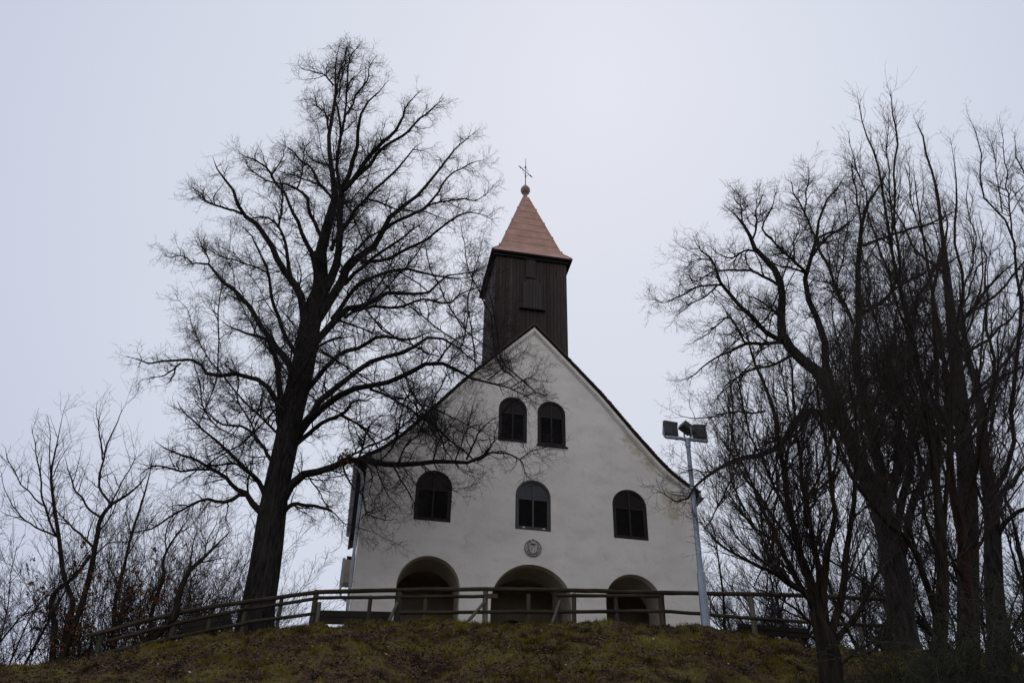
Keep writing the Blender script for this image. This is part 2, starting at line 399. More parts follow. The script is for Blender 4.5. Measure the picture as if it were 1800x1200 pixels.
# ------------------------------------------------------------------ terrain
CREST = np.array([(-900, 1260), (-300, 1200), (0, 1166), (80, 1160), (150, 1152), (200, 1143), (270, 1129), (340, 1116), (420, 1104), (500, 1096), (600, 1092), (700, 1092), (780, 1089), (840, 1083), (880, 1085), (1000, 1091), (1100, 1090), (1180, 1093), (1240, 1093), (1290, 1106), (1350, 1121), (1420, 1131), (1500, 1137), (1600, 1141), (1800, 1155), (2400, 1230)], float)
_ca = []
for px, py in CREST:
    d = ray(px, py); yc = np.interp(px, [-300, 0, 250, 500, 1300, 1600, 2400], [22.0, 23.5, 26.0, 27.3, 27.3, 26.3, 24.0])
    _ca.append((d[0] / d[1], yc, 1.6 + yc * d[2] / d[1]))
_ca = np.array(_ca)
PLATZ = 10.55
def ground(x, y):
    x = np.asarray(x, float); y = np.asarray(y, float)
    yy = np.maximum(y, 4.0)
    a = x / yy
    yc = np.interp(a, _ca[:, 0], _ca[:, 1]); zc = np.interp(a, _ca[:, 0], _ca[:, 2])
    sl = 0.50 + 0.05 * np.sin(a * 7)
    front = zc - sl * (yc - y)
    back = zc + np.clip(y - yc, 0, 5) * 0.015 - np.clip(-a - 0.22, 0, 0.3) * 0.25 * np.clip(y - yc, 0, 40) - np.clip(a - 0.26, 0, 0.3) * 0.4 * np.clip(y - yc, 0, 40)
    k = 0.25
    h = np.clip(0.5 + 0.5 * (back - front) / k, 0, 1)
    z = back * (1 - h) + front * h - k * h * (1 - h)
    far = np.clip((y - 50) / 80, 0, 1); far = far * far * (3 - 2 * far)
    side = np.clip((np.abs(x) - 26) / 60, 0, 1)
    z = z * (1 - np.maximum(far, side)) 
    b = 0.0; k2 = 1.2
    h2 = np.clip(0.5 + 0.5 * (z - b) / k2, 0, 1)
    z = z * h2 + b * (1 - h2) + k2 * h2 * (1 - h2)
    amp = np.clip((z - 0.5) / 3, 0.1, 1) * np.where(y > yc + 1.2, 0.3, 1.0)
    z = z + amp * (0.42 * (fbm(x * 0.55 + 9, y * 0.55 + 3, 3) - 0.44) + 0.30 * (fbm(x * 1.8 + 31, y * 1.8, 4) - 0.44) + 0.36 * (fbm(x * 3.1 + 7, y * 3.9 + 2, 2) - 0.37))
    z = z - 0.07
    # a worn hollow below the middle of the fence
    z = z - 0.55 * np.exp(-(((x + 1.5) / 1.3) ** 2 + ((y - 21.5) / 2.6) ** 2))
    return z
def axis_vals(segs):
    out = []
    for a, b, st in segs:
        out.append(np.arange(a, b, st))
    return np.concatenate(out + [np.array([segs[-1][1]])])
gx = axis_vals([(-500, -120, 40), (-120, -30, 6), (-30, -17, 0.6), (-17, 17, 0.10), (17, 30, 0.6), (30, 120, 6), (120, 500, 40)])
gy = axis_vals([(-300, -30, 30), (-30, 8, 3), (8, 17, 0.5), (17, 29.5, 0.09), (29.5, 50, 0.7), (50, 140, 5), (140, 900, 60)])
XX, YY = np.meshgrid(gx, gy, indexing='ij')
ZZ = ground(XX, YY)
nx, ny = XX.shape
ii = np.arange(nx - 1)[:, None] * ny + np.arange(ny - 1)[None, :]
gq = np.stack([ii, ii + ny, ii + ny + 1, ii + 1], -1).reshape(-1, 4)
def ground_mat():
    m, t, b = new_mat('hill_soil')
    tc = _n(t, 'ShaderNodeTexCoord')
    n1 = _n(t, 'ShaderNodeTexNoise'); n1.inputs['Scale'].default_value = 0.75; n1.inputs['Detail'].default_value = 9; n1.inputs['Roughness'].default_value = 0.68
    t.links.new(tc.outputs['Object'], n1.inputs['Vector'])
    r = _n(t, 'ShaderNodeValToRGB'); cr = r.color_ramp
    cr.elements[0].position = 0.38; cr.elements[0].color = (0.020, 0.014, 0.010, 1)
    cr.elements[1].position = 0.70; cr.elements[1].color = (0.11, 0.105, 0.030, 1)
    e = cr.elements.new(0.46); e.color = (0.066, 0.043, 0.027, 1)
    e = cr.elements.new(0.56); e.color = (0.080, 0.068, 0.028, 1)
    t.links.new(n1.outputs[0], r.inputs[0])
    n2 = _n(t, 'ShaderNodeTexNoise'); n2.inputs['Scale'].default_value = 14; n2.inputs['Detail'].default_value = 6
    t.links.new(tc.outputs['Object'], n2.inputs['Vector'])
    mr = _n(t, 'ShaderNodeMapRange'); mr.inputs[1].default_value = 0.3; mr.inputs[2].default_value = 0.7; mr.inputs[3].default_value = 0.5; mr.inputs[4].default_value = 1.5
    t.links.new(n2.outputs[0], mr.inputs[0])
    mx = _n(t, 'ShaderNodeVectorMath', operation='SCALE'); t.links.new(r.outputs[0], mx.inputs[0]); t.links.new(mr.outputs[0], mx.inputs['Scale'])
    t.links.new(mx.outputs[0], b.inputs['Base Color'])
    b.inputs['Roughness'].default_value = 1.0; b.inputs['Specular IOR Level'].default_value = 0.05
    bp = _n(t, 'ShaderNodeBump'); bp.inputs['Strength'].default_value = 1.0; bp.inputs['Distance'].default_value = 0.06
    t.links.new(n2.outputs[0], bp.inputs['Height']); t.links.new(bp.outputs[0], b.inputs['Normal'])
    return m
gme = np_mesh('ground', [(np.stack([XX, YY, ZZ], -1).reshape(-1, 3), gq)], ground_mat(), True)
tag(link('ground', gme), 'mossy leaf-strewn mound rising to the church', kind='structure')
def gz(x, y): return float(ground(np.array([x]), np.array([y]))[0])

# grass, moss and leaf litter that nobody could count
def scatter(n, seed, thr_fn):
    r = np.random.RandomState(seed)
    y = 15.0 + 13.6 * np.sqrt(r.rand(n)); a = -0.63 + 1.27 * r.rand(n)
    x = a * y
    keep = thr_fn(x, y) > r.rand(n)
    return x[keep], y[keep], r
def mossy(x, y): return np.clip((fbm(x * 0.75 + 2, y * 0.75 + 8, 4) - 0.43) * 6.0 + np.clip((x - 2.0) * 0.10, -.18, 0.35), 0.05, 1)
def blades(n, seed, lo, hi, wid, thr, lean=0.6):
    x, y, r = scatter(n, seed, thr); k = len(x)
    z = ground(x, y) - 0.01
    h = lo + (hi - lo) * r.rand(k) ** 1.6
    an = r.rand(k) * 2 * np.pi; ln = lean * r.rand(k)
    dx = np.cos(an) * h * ln; dy = np.sin(an) * h * ln - 0.25 * h; hz = h * np.sqrt(np.clip(1 - ln * ln * 0.8, .1, 1))
    ba = r.rand(k) * 2 * np.pi; bx = np.cos(ba) * wid; by = np.sin(ba) * wid * 0.4
    V = np.stack([np.stack([x - bx, y - by, z], -1), np.stack([x + bx, y + by, z], -1), np.stack([x + dx, y + dy, z + hz], -1)], 1).reshape(-1, 3)
    return V, np.arange(k * 3).reshape(k, 3)
gm, t_, b_, r_ = island_mat('grass_blades', [(0.065, 0.068, 0.018), (0.120, 0.115, 0.028), (0.085, 0.070, 0.030), (0.145, 0.12, 0.055), (0.10, 0.105, 0.026)])
tcg = _n(t_, 'ShaderNodeTexCoord'); ng = _n(t_, 'ShaderNodeTexNoise'); ng.inputs['Scale'].default_value = 1.5; ng.inputs['Detail'].default_value = 6
t_.links.new(tcg.outputs['Object'], ng.inputs['Vector'])
rg = _n(t_, 'ShaderNodeValToRGB'); rg.color_ramp.elements[0].position = 0.40; rg.color_ramp.elements[0].color = (0.26, 0.20, 0.15, 1); rg.color_ramp.elements[1].position = 0.63; rg.color_ramp.elements[1].color = (2.35, 2.05, 0.74, 1)
t_.links.new(ng.outputs[0], rg.inputs[0])
mg = _n(t_, 'ShaderNodeMix', data_type='RGBA', blend_type='MULTIPLY'); mg.inputs[0].default_value = 1.0
t_.links.new(r_.outputs[0], mg.inputs[6]); t_.links.new(rg.outputs[0], mg.inputs[7]); t_.links.new(mg.outputs[2], b_.inputs['Base Color'])
tag(link('grass', np_mesh('grass', [blades(260000, 3, 0.02, 0.085, 0.009, mossy)], gm, False)), 'short mossy olive grass on the mound', 'grass', kind='stuff')
def tufts(n, seed):
    x, y, r = scatter(n, seed, lambda x, y: 0.2 + 0.8 * mossy(x + 3, y)); k = len(x); m = 34
    x = np.repeat(x, m) + r.normal(0, 0.05, k * m); y = np.repeat(y, m) + r.normal(0, 0.05, k * m); kk = k * m
    z = ground(x, y) - 0.01; h = 0.07 + 0.14 * r.rand(kk); an = r.rand(kk) * 2 * np.pi; ln = 0.8 * r.rand(kk)
    dx = np.cos(an) * h * ln; dy = np.sin(an) * h * ln - 0.4 * h; ba = r.rand(kk) * 2 * np.pi; bx = np.cos(ba) * 0.007; by = np.sin(ba) * 0.003
    V = np.stack([np.stack([x - bx, y - by, z], -1), np.stack([x + bx, y + by, z], -1), np.stack([x + dx, y + dy, z + h * 0.75], -1)], 1).reshape(-1, 3)
    return V, np.arange(kk * 3).reshape(kk, 3)
tag(link('grass_tufts', np_mesh('grass_tufts', [tufts(4600, 9)], gm, False)), 'longer grass tufts bending down the slope of the mound', 'grass', kind='stuff')
sm, _, _, _ = island_mat('straw_blades', [(0.13, 0.105, 0.06), (0.09, 0.07, 0.038), (0.18, 0.15, 0.095), (0.07, 0.05, 0.03)])
tag(link('straw', np_mesh('straw', [blades(30000, 4, 0.05, 0.20, 0.006, lambda x, y: 0.15 + 0.85 * (fbm(x * 0.9 + 40, y * 0.9, 3) > 0.5), 0.95)], sm, False)), 'dry straw-coloured grass wisps on the mound', 'dry grass', kind='stuff')
def litter(n, seed, lo, hi, thr):
    x, y, r = scatter(n, seed, thr); k = len(x)
    z = ground(x, y) + 0.012 + 0.02 * r.rand(k)
    s = lo + (hi - lo) * r.rand(k); an = r.rand(k) * 2 * np.pi
    tx = (r.rand(k) - .5) * 1.0; ty = (r.rand(k) - .5) * 1.0
    u = np.stack([np.cos(an), np.sin(an), tx], -1) * s[:, None]; v = np.stack([-np.sin(an), np.cos(an), ty + 0.45 * np.cos(an)], -1) * s[:, None] * 0.7
    c = np.stack([x, y, z], -1)
    V = np.stack([c - u, c - v * .9 , c + u, c + v], 1).reshape(-1, 3)
    return V, np.arange(k * 4).reshape(k, 4)
lm, _, _, _ = island_mat('leaf_litter', [(0.055, 0.030, 0.018), (0.105, 0.058, 0.034), (0.075, 0.041, 0.024), (0.14, 0.088, 0.056), (0.060, 0.034, 0.020), (0.19, 0.13, 0.088)])
tag(link('leaf_litter', np_mesh('leaf_litter', [litter(120000, 5, 0.016, 0.042, lambda x, y: 1.1 - mossy(x, y))], lm, False)), 'brown fallen leaves matted over the mound', 'leaves', kind='stuff')
pm, _, _, _ = island_mat('pale_litter', [(0.26, 0.20, 0.15), (0.46, 0.40, 0.33), (0.16, 0.115, 0.08)])
tag(link('pale_leaves', np_mesh('pale_leaves', [litter(4200, 6, 0.02, 0.055, lambda x, y: 0.25 + 0 * x)], pm, False)), 'scattered pale bleached leaves on the mound', 'leaves', kind='stuff')

# ------------------------------------------------------------------ church (local x along the front, y into the building, heights above 10.5)
C0 = at(937, 1085, 33.5)
BZ = 10.5
church = empty('church', (C0[0], C0[1], BZ), YAW)
tag(church, 'white plastered hilltop church with steep gable front, three arched porch openings and dark timber tower', 'church')
def CB(mb, name, mat, parent=church, smooth=False):
    return mb.build(name, mat, parent, dz=BZ, smooth=smooth)
HW, LN = 6.68, 7.6
PROF = [(0, 25.46), (0.8, 24.62), (1.58, 23.78), (3.08, 22.12), (4.51, 20.32), (5.3, 19.38), (5.78, 18.86), (6.3, 18.42), (7.05, 17.96)]
def smooth_prof(n=60):
    p = np.array(PROF); d = np.concatenate([[0], np.cumsum(np.hypot(*np.diff(p, axis=0).T))])
    u = np.linspace(0, d[-1], n); q = np.stack([np.interp(u, d, p[:, 0]), np.interp(u, d, p[:, 1])], 1)
    for _ in range(3):
        q[1:-1] = 0.25 * q[:-2] + 0.5 * q[1:-1] + 0.25 * q[2:]
    return q
SP = smooth_prof()
def offset_prof(d):
    t = np.gradient(SP, axis=0); t /= np.linalg.norm(t, axis=1, keepdims=True)
    nrm = np.stack([t[:, 1], -t[:, 0]], 1)      # points down/in
    q = SP + nrm * d
    q = q[q[:, 0] >= 0]
    return np.vstack([[0, SP[0, 1] - d * 1.42], q])
win_low = [(-3.99, 0.72), (-0.01, 0.72), (3.985, 0.72)]
win_up = [(-0.895, 0.61), (0.77, 0.61)]
arches = [(-3.95, 1.17, 13.12, 14.30), (-0.03, 1.57, 12.74, 14.30), (3.95, 1.12, 13.14, 14.26)]
holes = []
for cx, hw in win_low: holes.append(arch(cx, hw, 15.70, 17.13))
for cx, hw in win_up: holes.append(arch(cx, hw, 19.49, 21.03))
for cx, hw, zs, zt in arches: holes.append(arch(cx, hw, 10.0, zs, 24, rise=zt - zs))
op = offset_prof(0.12); op = op[op[:, 0] < HW]
zE = float(np.interp(HW, offset_prof(0.12)[:, 0], offset_prof(0.12)[:, 1]))
right_edge = [(HW, 9.2), (HW, zE)] + [tuple(p) for p in op[::-1]]
left_edge = [(-p[0], p[1]) for p in op[1:]] + [(-HW, zE), (-HW, 9.2)]
outline = [(-HW, 9.2)] + right_edge + left_edge[:-1]
outline = [tuple(map(float, p)) for p in outline]
mb = MB(); mb.prism(outline, 0.0, 0.35, holes)
CB(mb, 'front_wall', MAT['plaster'])
mb = MB()
mb.box(-HW, -HW + 0.6, 0.352, LN, 9.2, zE - 0.1); mb.box(HW - 0.6, HW, 0.352, LN, 9.2, zE - 0.1)
mb.prism([(p[0], p[1] - 0.02) for p in outline], LN, LN + 0.5)
CB(mb, 'side_wall', MAT['plaster'])
mb = MB()   # the arches are deep: short barrel vaults
av = [arch(cx, hw - 0.002, 10.0, zs, 24, rise=zt - zs - 0.002) for cx, hw, zs, zt in arches]
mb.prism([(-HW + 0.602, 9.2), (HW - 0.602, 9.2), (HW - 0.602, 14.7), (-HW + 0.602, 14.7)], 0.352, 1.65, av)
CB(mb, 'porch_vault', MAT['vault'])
mb = MB()   # porch room behind the three arches
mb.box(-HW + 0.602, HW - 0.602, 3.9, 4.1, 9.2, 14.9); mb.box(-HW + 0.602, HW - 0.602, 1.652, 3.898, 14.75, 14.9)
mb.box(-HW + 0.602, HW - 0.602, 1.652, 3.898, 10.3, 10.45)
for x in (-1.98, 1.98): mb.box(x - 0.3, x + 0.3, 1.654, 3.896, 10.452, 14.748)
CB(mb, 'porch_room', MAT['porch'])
mb = MB(); mb.prism(arch(-0.03, 0.95, 10.46, 12.4), 3.83, 3.896)
door = CB(mb, 'door', MAT['darkwood'])
mb = MB(); mb.box(0.62, 0.68, 3.74, 3.828, 11.5, 11.62); CB(mb, 'handle', MAT['iron'], door)

# roof: tile courses as real steps, right and left slope
def roof_courses(sgn):
    p = SP; d = np.concatenate([[0], np.cumsum(np.hypot(*np.diff(p, axis=0).T))]); step = 0.165; r = np.random.RandomState(3 if sgn > 0 else 4)
    mbx = MB(); k = 0
    us = np.arange(0.02, d[-1] - 0.05, step)
    def P(u): return np.array([np.interp(u, d, p[:, 0]), np.interp(u, d, p[:, 1])])
    for u in us:
        a = P(u); b = P(min(u + step * 1.25, d[-1])); t = (b - a) / np.linalg.norm(b - a); nrm = np.array([-t[1], t[0]]);  nrm = nrm if nrm[1] > 0 else -nrm
        h0, h1 = 0.012, 0.052
        y = -0.2
        while y < LN + 0.7:
            wd = 0.17 if y < 0.6 else 1.5
            j = r.rand() * 0.014; jy = (r.rand() - 0.5) * 0.03 if y < -0.1 else 0
            q = [a + nrm * h0, b + nrm * (h1 + j - 0.028), b + nrm * (h1 + j), a + nrm * (h0 + 0.022)]
            v = [(sgn * c[0], yy, c[1]) for yy in (y + jy, y + wd - 0.004) for c in q]
            mbx.add(v, [(0, 1, 2, 3), (4, 7, 6, 5), (0, 4, 5, 1), (1, 5, 6, 2), (2, 6, 7, 3), (3, 7, 4, 0)])
            y += wd
    return mbx
for sgn in (1, -1):
    CB(roof_courses(sgn), 'roof_slope', MAT['tile'])
mb = MB()     # boarding under the tiles, closes the roof
o1 = [(float(a), float(b)) for a, b in offset_prof(0.005)]; o2 = [(float(a), float(b)) for a, b in offset_prof(0.075)]
poly = o1 + [o2[-1]] + o2[::-1][1:]
for sgn in (1, -1):
    mb.prism([(sgn * a, b) for a, b in poly], -0.03, LN + 0.6)
CB(mb, 'roof_boarding', MAT['darkwood'])
mb = MB()     # pale moulding along both rakes
for d0, d1, pr in ((0.078, 0.215, 0.105), (0.217, 0.275, 0.05)):
    o1 = offset_prof(d0); o2 = offset_prof(d1); o1 = o1[o1[:, 0] < 6.72]; o2 = o2[o2[:, 0] < 6.66]
    poly = [tuple(map(float, p)) for p in o1] + [tuple(map(float, p)) for p in o2[::-1]]
    for sgn in (1, -1):
        mb.prism([(sgn * a, b) for a, b in poly], -pr, -0.002)
CB(mb, 'rake_moulding', MAT['moulding'])
for sgn in (1, -1):     # cornice returns at the eaves
    mb = MB()
    a, b = sorted((sgn * 5.80, sgn * 6.80))
    mb.box(a, b, -0.10, -0.003, 17.93, 18.03); mb.box(a + 0.03, b - 0.03, -0.06, -0.0035, 17.83, 17.928)
    a, b = sorted((sgn * 5.9, sgn * 6.72)); mb.box(a, b, -0.035, -0.004, 17.52, 17.56)
    CB(mb, 'cornice_return', MAT['moulding'])
for sgn in (1, -1):   # boxed eaves
    mb = MB(); a, b = sorted((sgn * 6.682, sgn * 7.02)); mb.box(a, b, -0.1, LN + 0.5, 17.86, 17.90)
    if sgn > 0: mb.box(6.684, 6.80, 0.02, 0.16, 17.1, 17.778)
    CB(mb, 'eave_board', MAT['darkwood'])
def gutter(sgn):
    g = MB(); n = 10; y0, y1 = -0.22, LN - 0.1
    rings = []
    for rr in ((0.095, 0.087) if sgn < 0 else (0.14, 0.13)):
        for y in (y0, y1):
            rings.append([(sgn * 7.13 + rr * math.cos(math.pi + math.pi * i / n), y, 17.86 + rr * math.sin(math.pi + math.pi * i / n)) for i in range(n + 1)])
    v = np.array([p for r_ in rings for p in r_]); f = []
    for b0, b1 in ((0, n + 1), (2 * (n + 1), 3 * (n + 1))):
        for i in range(n): f.append((b0 + i, b0 + i + 1, b1 + i + 1, b1 + i))
    for b0, b1 in ((0, 2 * (n + 1)), (n + 1, 3 * (n + 1))):
        for i in range(n): f.append((b0 + i, b0 + i + 1, b1 + i + 1, b1 + i))
    g.add(v, f)
    for y in np.arange(0.3, LN - 0.3, 0.9): g.tube([(sgn * 7.13 + 0.10 * math.cos(math.pi + math.pi * i / 6), y, 17.86 + 0.10 * math.sin(math.pi + math.pi * i / 6)) for i in range(7)], 0.008, 5)
    return CB(g, 'gutter', MAT['zinc'], smooth=True)
gutter(-1); gutter(1)
mb = MB(); mb.tube([(-7.13, -0.12, 17.79), (-7.13, -0.12, 17.66), (-6.86, -0.12, 17.35), (-6.80, -0.12, 17.1), (-6.78, -0.12, 9.6)], 0.058, 10)
dp = CB(mb, 'downpipe', MAT['zinc'], smooth=True)
for z in (12.2, 14.0, 15.8, 16.9):
    mb = MB(); mb.lathe([(0.059, z), (0.068, z), (0.068, z + 0.05), (0.059, z + 0.05)], (-6.785, -0.12), 12); CB(mb, 'pipe_clip', MAT['zinc'], dp)
mb = MB(); mb.box(-7.22, -7.08, 5.7, 6.2, 14.95, 16.05); mb.box(-7.2, -7.1, 5.72, 6.18, 16.05, 16.09)
wb = CB(mb, 'wall_box', MAT['zinc'])
mb = MB(); mb.box(-7.078, -6.682, 5.62, 6.3, 15.0, 16.0); CB(mb, 'backing_block', MAT['porch'], wb)
mb = MB(); mb.tube([(-7.15, 5.8, 14.95), (-7.16, 5.8, 14.7), (-7.1, 5.8, 14.45), (-6.95, 5.8, 14.3), (-6.80, 5.8, 14.24), (-6.69, 5.8, 14.22)], 0.045, 8); CB(mb, 'conduit', MAT['zinc'], wb, True)
mb = MB(); mb.box(-7.05, -6.684, 5.75, 6.25, 16.10, 16.2); CB(mb, 'box_hood', MAT['darkwood'], wb)

# windows
def window(cx, hw, z0, zs, ztr, mframe, mglass, label=None, clips=False, sill=False):
    y = 0.035
    mb = MB(); mb.prism(arch(cx, hw - 0.003, z0 + 0.004, zs), y, y + 0.085, [arch(cx, hw, z0, zs, inset=0.085)])
    mb.box(cx - 0.035, cx + 0.035, y - 0.012, y + 0.08, z0 + 0.09, zs + hw - 0.088)
    mb.box(cx - hw + 0.09, cx + hw - 0.09, y + 0.006, y + 0.078, ztr - 0.03, ztr + 0.03)
    for sg in (-1, 1):
        xa, xb = (cx - hw + 0.088, cx - hw + 0.15) if sg < 0 else (cx + hw - 0.15, cx + hw - 0.088)
        mb.box(xa, xb, y + 0.012, y + 0.07, z0 + 0.09, ztr - 0.034)
    mb.box(cx - hw + 0.152, cx - 0.038, y + 0.012, y + 0.07, z0 + 0.088, z0 + 0.16); mb.box(cx + 0.038, cx + hw - 0.152, y + 0.012, y + 0.07, z0 + 0.088, z0 + 0.16)
    wn = CB(mb, 'window', mframe)
    if label: wn['label'] = label
    mb = MB(); n = 17
    for sg in (-1, 1):
        xa, xb = (cx - hw + 0.152, cx - 0.038) if sg < 0 else (cx + 0.038, cx + hw - 0.152)
        for i in range(n):
            z = z0 + 0.19 + (ztr - 0.05 - z0 - 0.19) * (i + 0.3) / n
            T = Matrix.Translation((0, y + 0.045, z)) @ Matrix.Rotation(rad(-38), 4, 'X')
            mb.box(xa, xb, -0.034, 0.034, -0.006, 0.006, T)
    CB(mb, 'louvre_shutter', MAT['louvre'], wn)
    mb = MB(); mb.prism(arch(cx, hw, z0, zs, inset=0.08), y + 0.088, y + 0.10); CB(mb, 'backing', MAT['louvre'], wn)
    top = [p for p in arch(cx, hw, z0, zs, inset=0.083) if p[1] > zs - 1e-6]
    xr = hw - 0.083
    mb = MB(); mb.prism([(cx - xr, ztr + 0.02), (cx + xr, ztr + 0.02)] + top, y + 0.045, y + 0.052); CB(mb, 'pane', mglass, wn)
    mb = MB()
    if sill: mb.box(cx - hw - 0.03, cx + hw + 0.07, -0.06, y + 0.05, z0 - 0.06, z0 + 0.002)
    else: mb.box(cx - hw + 0.005, cx + hw - 0.005, -0.012, y - 0.002, z0 + 0.006, z0 + 0.05)
    CB(mb, 'sill', mframe, wn)
    if clips:
        for dx in (-0.38, 0.42):
            mb = MB(); mb.tube([(cx + dx - 0.05, -0.03, z0 + 0.075), (cx + dx + 0.05, -0.03, z0 + 0.075)], 0.022, 8); CB(mb, 'white_clip', MAT['white'], wn, True)
MAT['white'] = noise_mat('white_enamel', (0.85, 0.85, 0.9), (0.95, 0.95, 1.0), scale=3, rough=0.3)
window(-3.99, 0.72, 15.70, 17.13, 17.02, MAT['frame'], MAT['glass'])
window(-0.01, 0.72, 15.70, 17.13, 17.02, MAT['frame_new'], MAT['glass_clear'], 'middle window with clear reflecting arched pane and two white clips on its sill', clips=True)
window(3.985, 0.72, 15.70, 17.13, 17.02, MAT['frame'], MAT['glass'])
window(-0.895, 0.61, 19.49, 21.03, 20.86, MAT['frame'], MAT['glass'])
window(0.77, 0.61, 19.49, 21.03, 20.86, MAT['frame'], MAT['glass'], 'upper right window with a projecting sill', sill=True)

# round relief with a shield between scrolls, crowned
mb = MB()
def disc(cx, cz, r, y0, y1, n=32): return mb.prism([(cx + r * math.cos(2 * math.pi * i / n), cz + r * math.sin(2 * math.pi * i / n)) for i in range(n)], y0, y1)
MC = (-0.02, 14.95)
disc(MC[0], MC[1], 0.335, -0.03, 0.0005)
med = CB(mb, 'medallion', MAT['stonerelief'])
mb = MB(); a = np.linspace(0, 2 * np.pi, 41)
mb.tube(np.stack([MC[0] + 0.325 * np.cos(a), np.full(41, -0.035), MC[1] + 0.325 * np.sin(a)], 1), 0.017, 6, caps=False)
mb.box(MC[0] - 0.02, MC[0] + 0.02, -0.05, 0.0, MC[1] + 0.335, MC[1] + 0.375)
CB(mb, 'rim', MAT['reliefdark'], med, True)
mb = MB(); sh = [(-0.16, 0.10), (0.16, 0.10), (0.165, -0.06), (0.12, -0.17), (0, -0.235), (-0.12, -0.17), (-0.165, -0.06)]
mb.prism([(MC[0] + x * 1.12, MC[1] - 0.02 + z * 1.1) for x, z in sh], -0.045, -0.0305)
CB(mb, 'shield_shadow_edge', MAT['reliefdark'], med)  # dark plate behind the shield, painted as its shadow
mb = MB(); mb.prism([(MC[0] + x * 0.95, MC[1] - 0.02 + z * 0.95) for x, z in sh], -0.072, -0.0455)
CB(mb, 'shield', MAT['stonerelief'], med)
mb = MB(); mb.c.append(tubes(np.array([[(MC[0], -0.06, MC[1] + 0.13), (MC[0], -0.07, MC[1] + 0.16), (MC[0], -0.07, MC[1] + 0.20), (MC[0], -0.06, MC[1] + 0.235)]]), np.array([[0.02, 0.10, 0.10, 0.02]]), 10)); CB(mb, 'crown', MAT['stonerelief'], med, True)
mb = MB(); rr_ = np.random.RandomState(5)
for sg in (-1, 1):
    for k in range(5):
        an = rad(62 - k * 30); cx, cz = MC[0] + sg * 0.255 * math.cos(an), MC[1] + 0.255 * math.sin(an)
        t = np.linspace(0, 4.6, 10) + k
        mb.tube(np.stack([cx + sg * (0.05 - 0.009 * np.arange(10) * .5) * np.cos(t), np.full(10, -0.045), cz + 0.05 * np.sin(t) * (1 - np.arange(10) * .05)], 1), 0.010, 5)
mb.tube([(MC[0] - 0.10, -0.078, MC[1] - 0.12), (MC[0] - 0.02, -0.08, MC[1] - 0.02), (MC[0] + 0.1, -0.078, MC[1] + 0.05)], 0.008, 5)
mb.tube([(MC[0] - 0.06, -0.078, MC[1] - 0.02), (MC[0] - 0.05, -0.078, MC[1] - 0.10)], 0.012, 5); mb.tube([(MC[0] + 0.06, -0.078, MC[1] - 0.05), (MC[0] + 0.05, -0.078, MC[1] - 0.13)], 0.012, 5)
CB(mb, 'scrollwork', MAT['reliefdark'], med, True)

# tower
TY, TH = 2.4, 1.74
mb = MB(); mb.box(-TH + 0.03, TH - 0.03, TY - TH + 0.03, TY + TH - 0.03, 21.5, 29.9)
r = np.random.RandomState(12)
for side in range(4):
    n = 21; wd = 2 * TH / n
    for i in range(n):
        x0 = -TH + i * wd; j = 0.006 + 0.022 * r.rand(); gap = 0.006
        if i % 2: j += 0.014
        T = Matrix.Translation((0, TY, 0)) @ Matrix.Rotation(side * math.pi / 2, 4, 'Z')
        mb.box(x0 + gap, x0 + wd - gap, -TH + 0.02 - j, -TH + 0.031, 21.5, 29.86 - 0.03 * r.rand(), T)
tower = CB(mb, 'tower', MAT['boards'])
mb = MB(); mb.prism(arch(0.04, 0.46, 26.92, 28.2, 14), TY - TH - 0.06, TY - TH - 0.035)
for i in range(6): mb.box(0.04 - 0.45 + i * 0.15 + 0.008, 0.04 - 0.45 + (i + 1) * 0.15 - 0.008, TY - TH - 0.078, TY - TH - 0.0605, 26.93, 28.2 + 0.44 * math.sqrt(max(0.02, 1 - ((i - 2.5) / 3.1) ** 2)) - 0.03)
ts = CB(mb, 'tower_shutter', MAT['shutterwood'])
ts.parent = tower
mb = MB(); mb.box(-0.58, 0.66, TY - TH - 0.16, TY - TH - 0.03, 26.83, 26.91); CB(mb, 'shutter_sill', MAT['darkwood'], tower)
mb = MB(); mb.box(-0.28, 0.18, TY - TH - 0.075, TY - TH - 0.036, 28.72, 29.84); CB(mb, 'cover_board', MAT['boards'], tower)
mb = MB()
for hw, z0, z1 in ((1.97, 29.985, 30.07), (1.84, 29.86, 29.983)):
    mb.box(-hw, hw, TY - hw, TY + hw, z0, z1)
CB(mb, 'eave', MAT['darkwood'], tower)
# pyramid with a bell-cast foot, built of overlapping sheet courses
HT = [(1.99, 30.075), (1.60, 30.62), (1.50, 30.85), (0.13, 35.55)]
def hw_at(z):
    return float(np.interp(z, [h[1] for h in HT], [h[0] for h in HT]))
mb = MB(); zs_ = [30.075, 30.33, 30.62, 31.2, 31.78, 32.36, 32.94, 33.52, 34.1, 34.68, 35.2, 35.55]
for i in range(len(zs_) - 1):
    z0, z1 = zs_[i], zs_[i + 1]; lip = 0.018
    a, b = hw_at(z0) + lip, hw_at(z1)
    v = [(-a, TY - a, z0 - 0.02), (a, TY - a, z0 - 0.02), (a, TY + a, z0 - 0.02), (-a, TY + a, z0 - 0.02), (-b, TY - b, z1), (b, TY - b, z1), (b, TY + b, z1), (-b, TY + b, z1)]
    mb.add(v, [(0, 1, 5, 4), (1, 2, 6, 5), (2, 3, 7, 6), (3, 0, 4, 7), (3, 2, 1, 0), (4, 5, 6, 7)])
CB(mb, 'spire_roof', MAT['copper'], tower)
mb = MB()     # snow hooks / standing knobs along the hips
for z in (30.7, 31.9, 33.1, 34.3):
    for sx in (-1, 1):
        for sy in (-1, 1):
            a = hw_at(z); mb.box(sx * a - 0.03, sx * a + 0.03, TY + sy * a - 0.03, TY + sy * a + 0.03, z, z + 0.11)
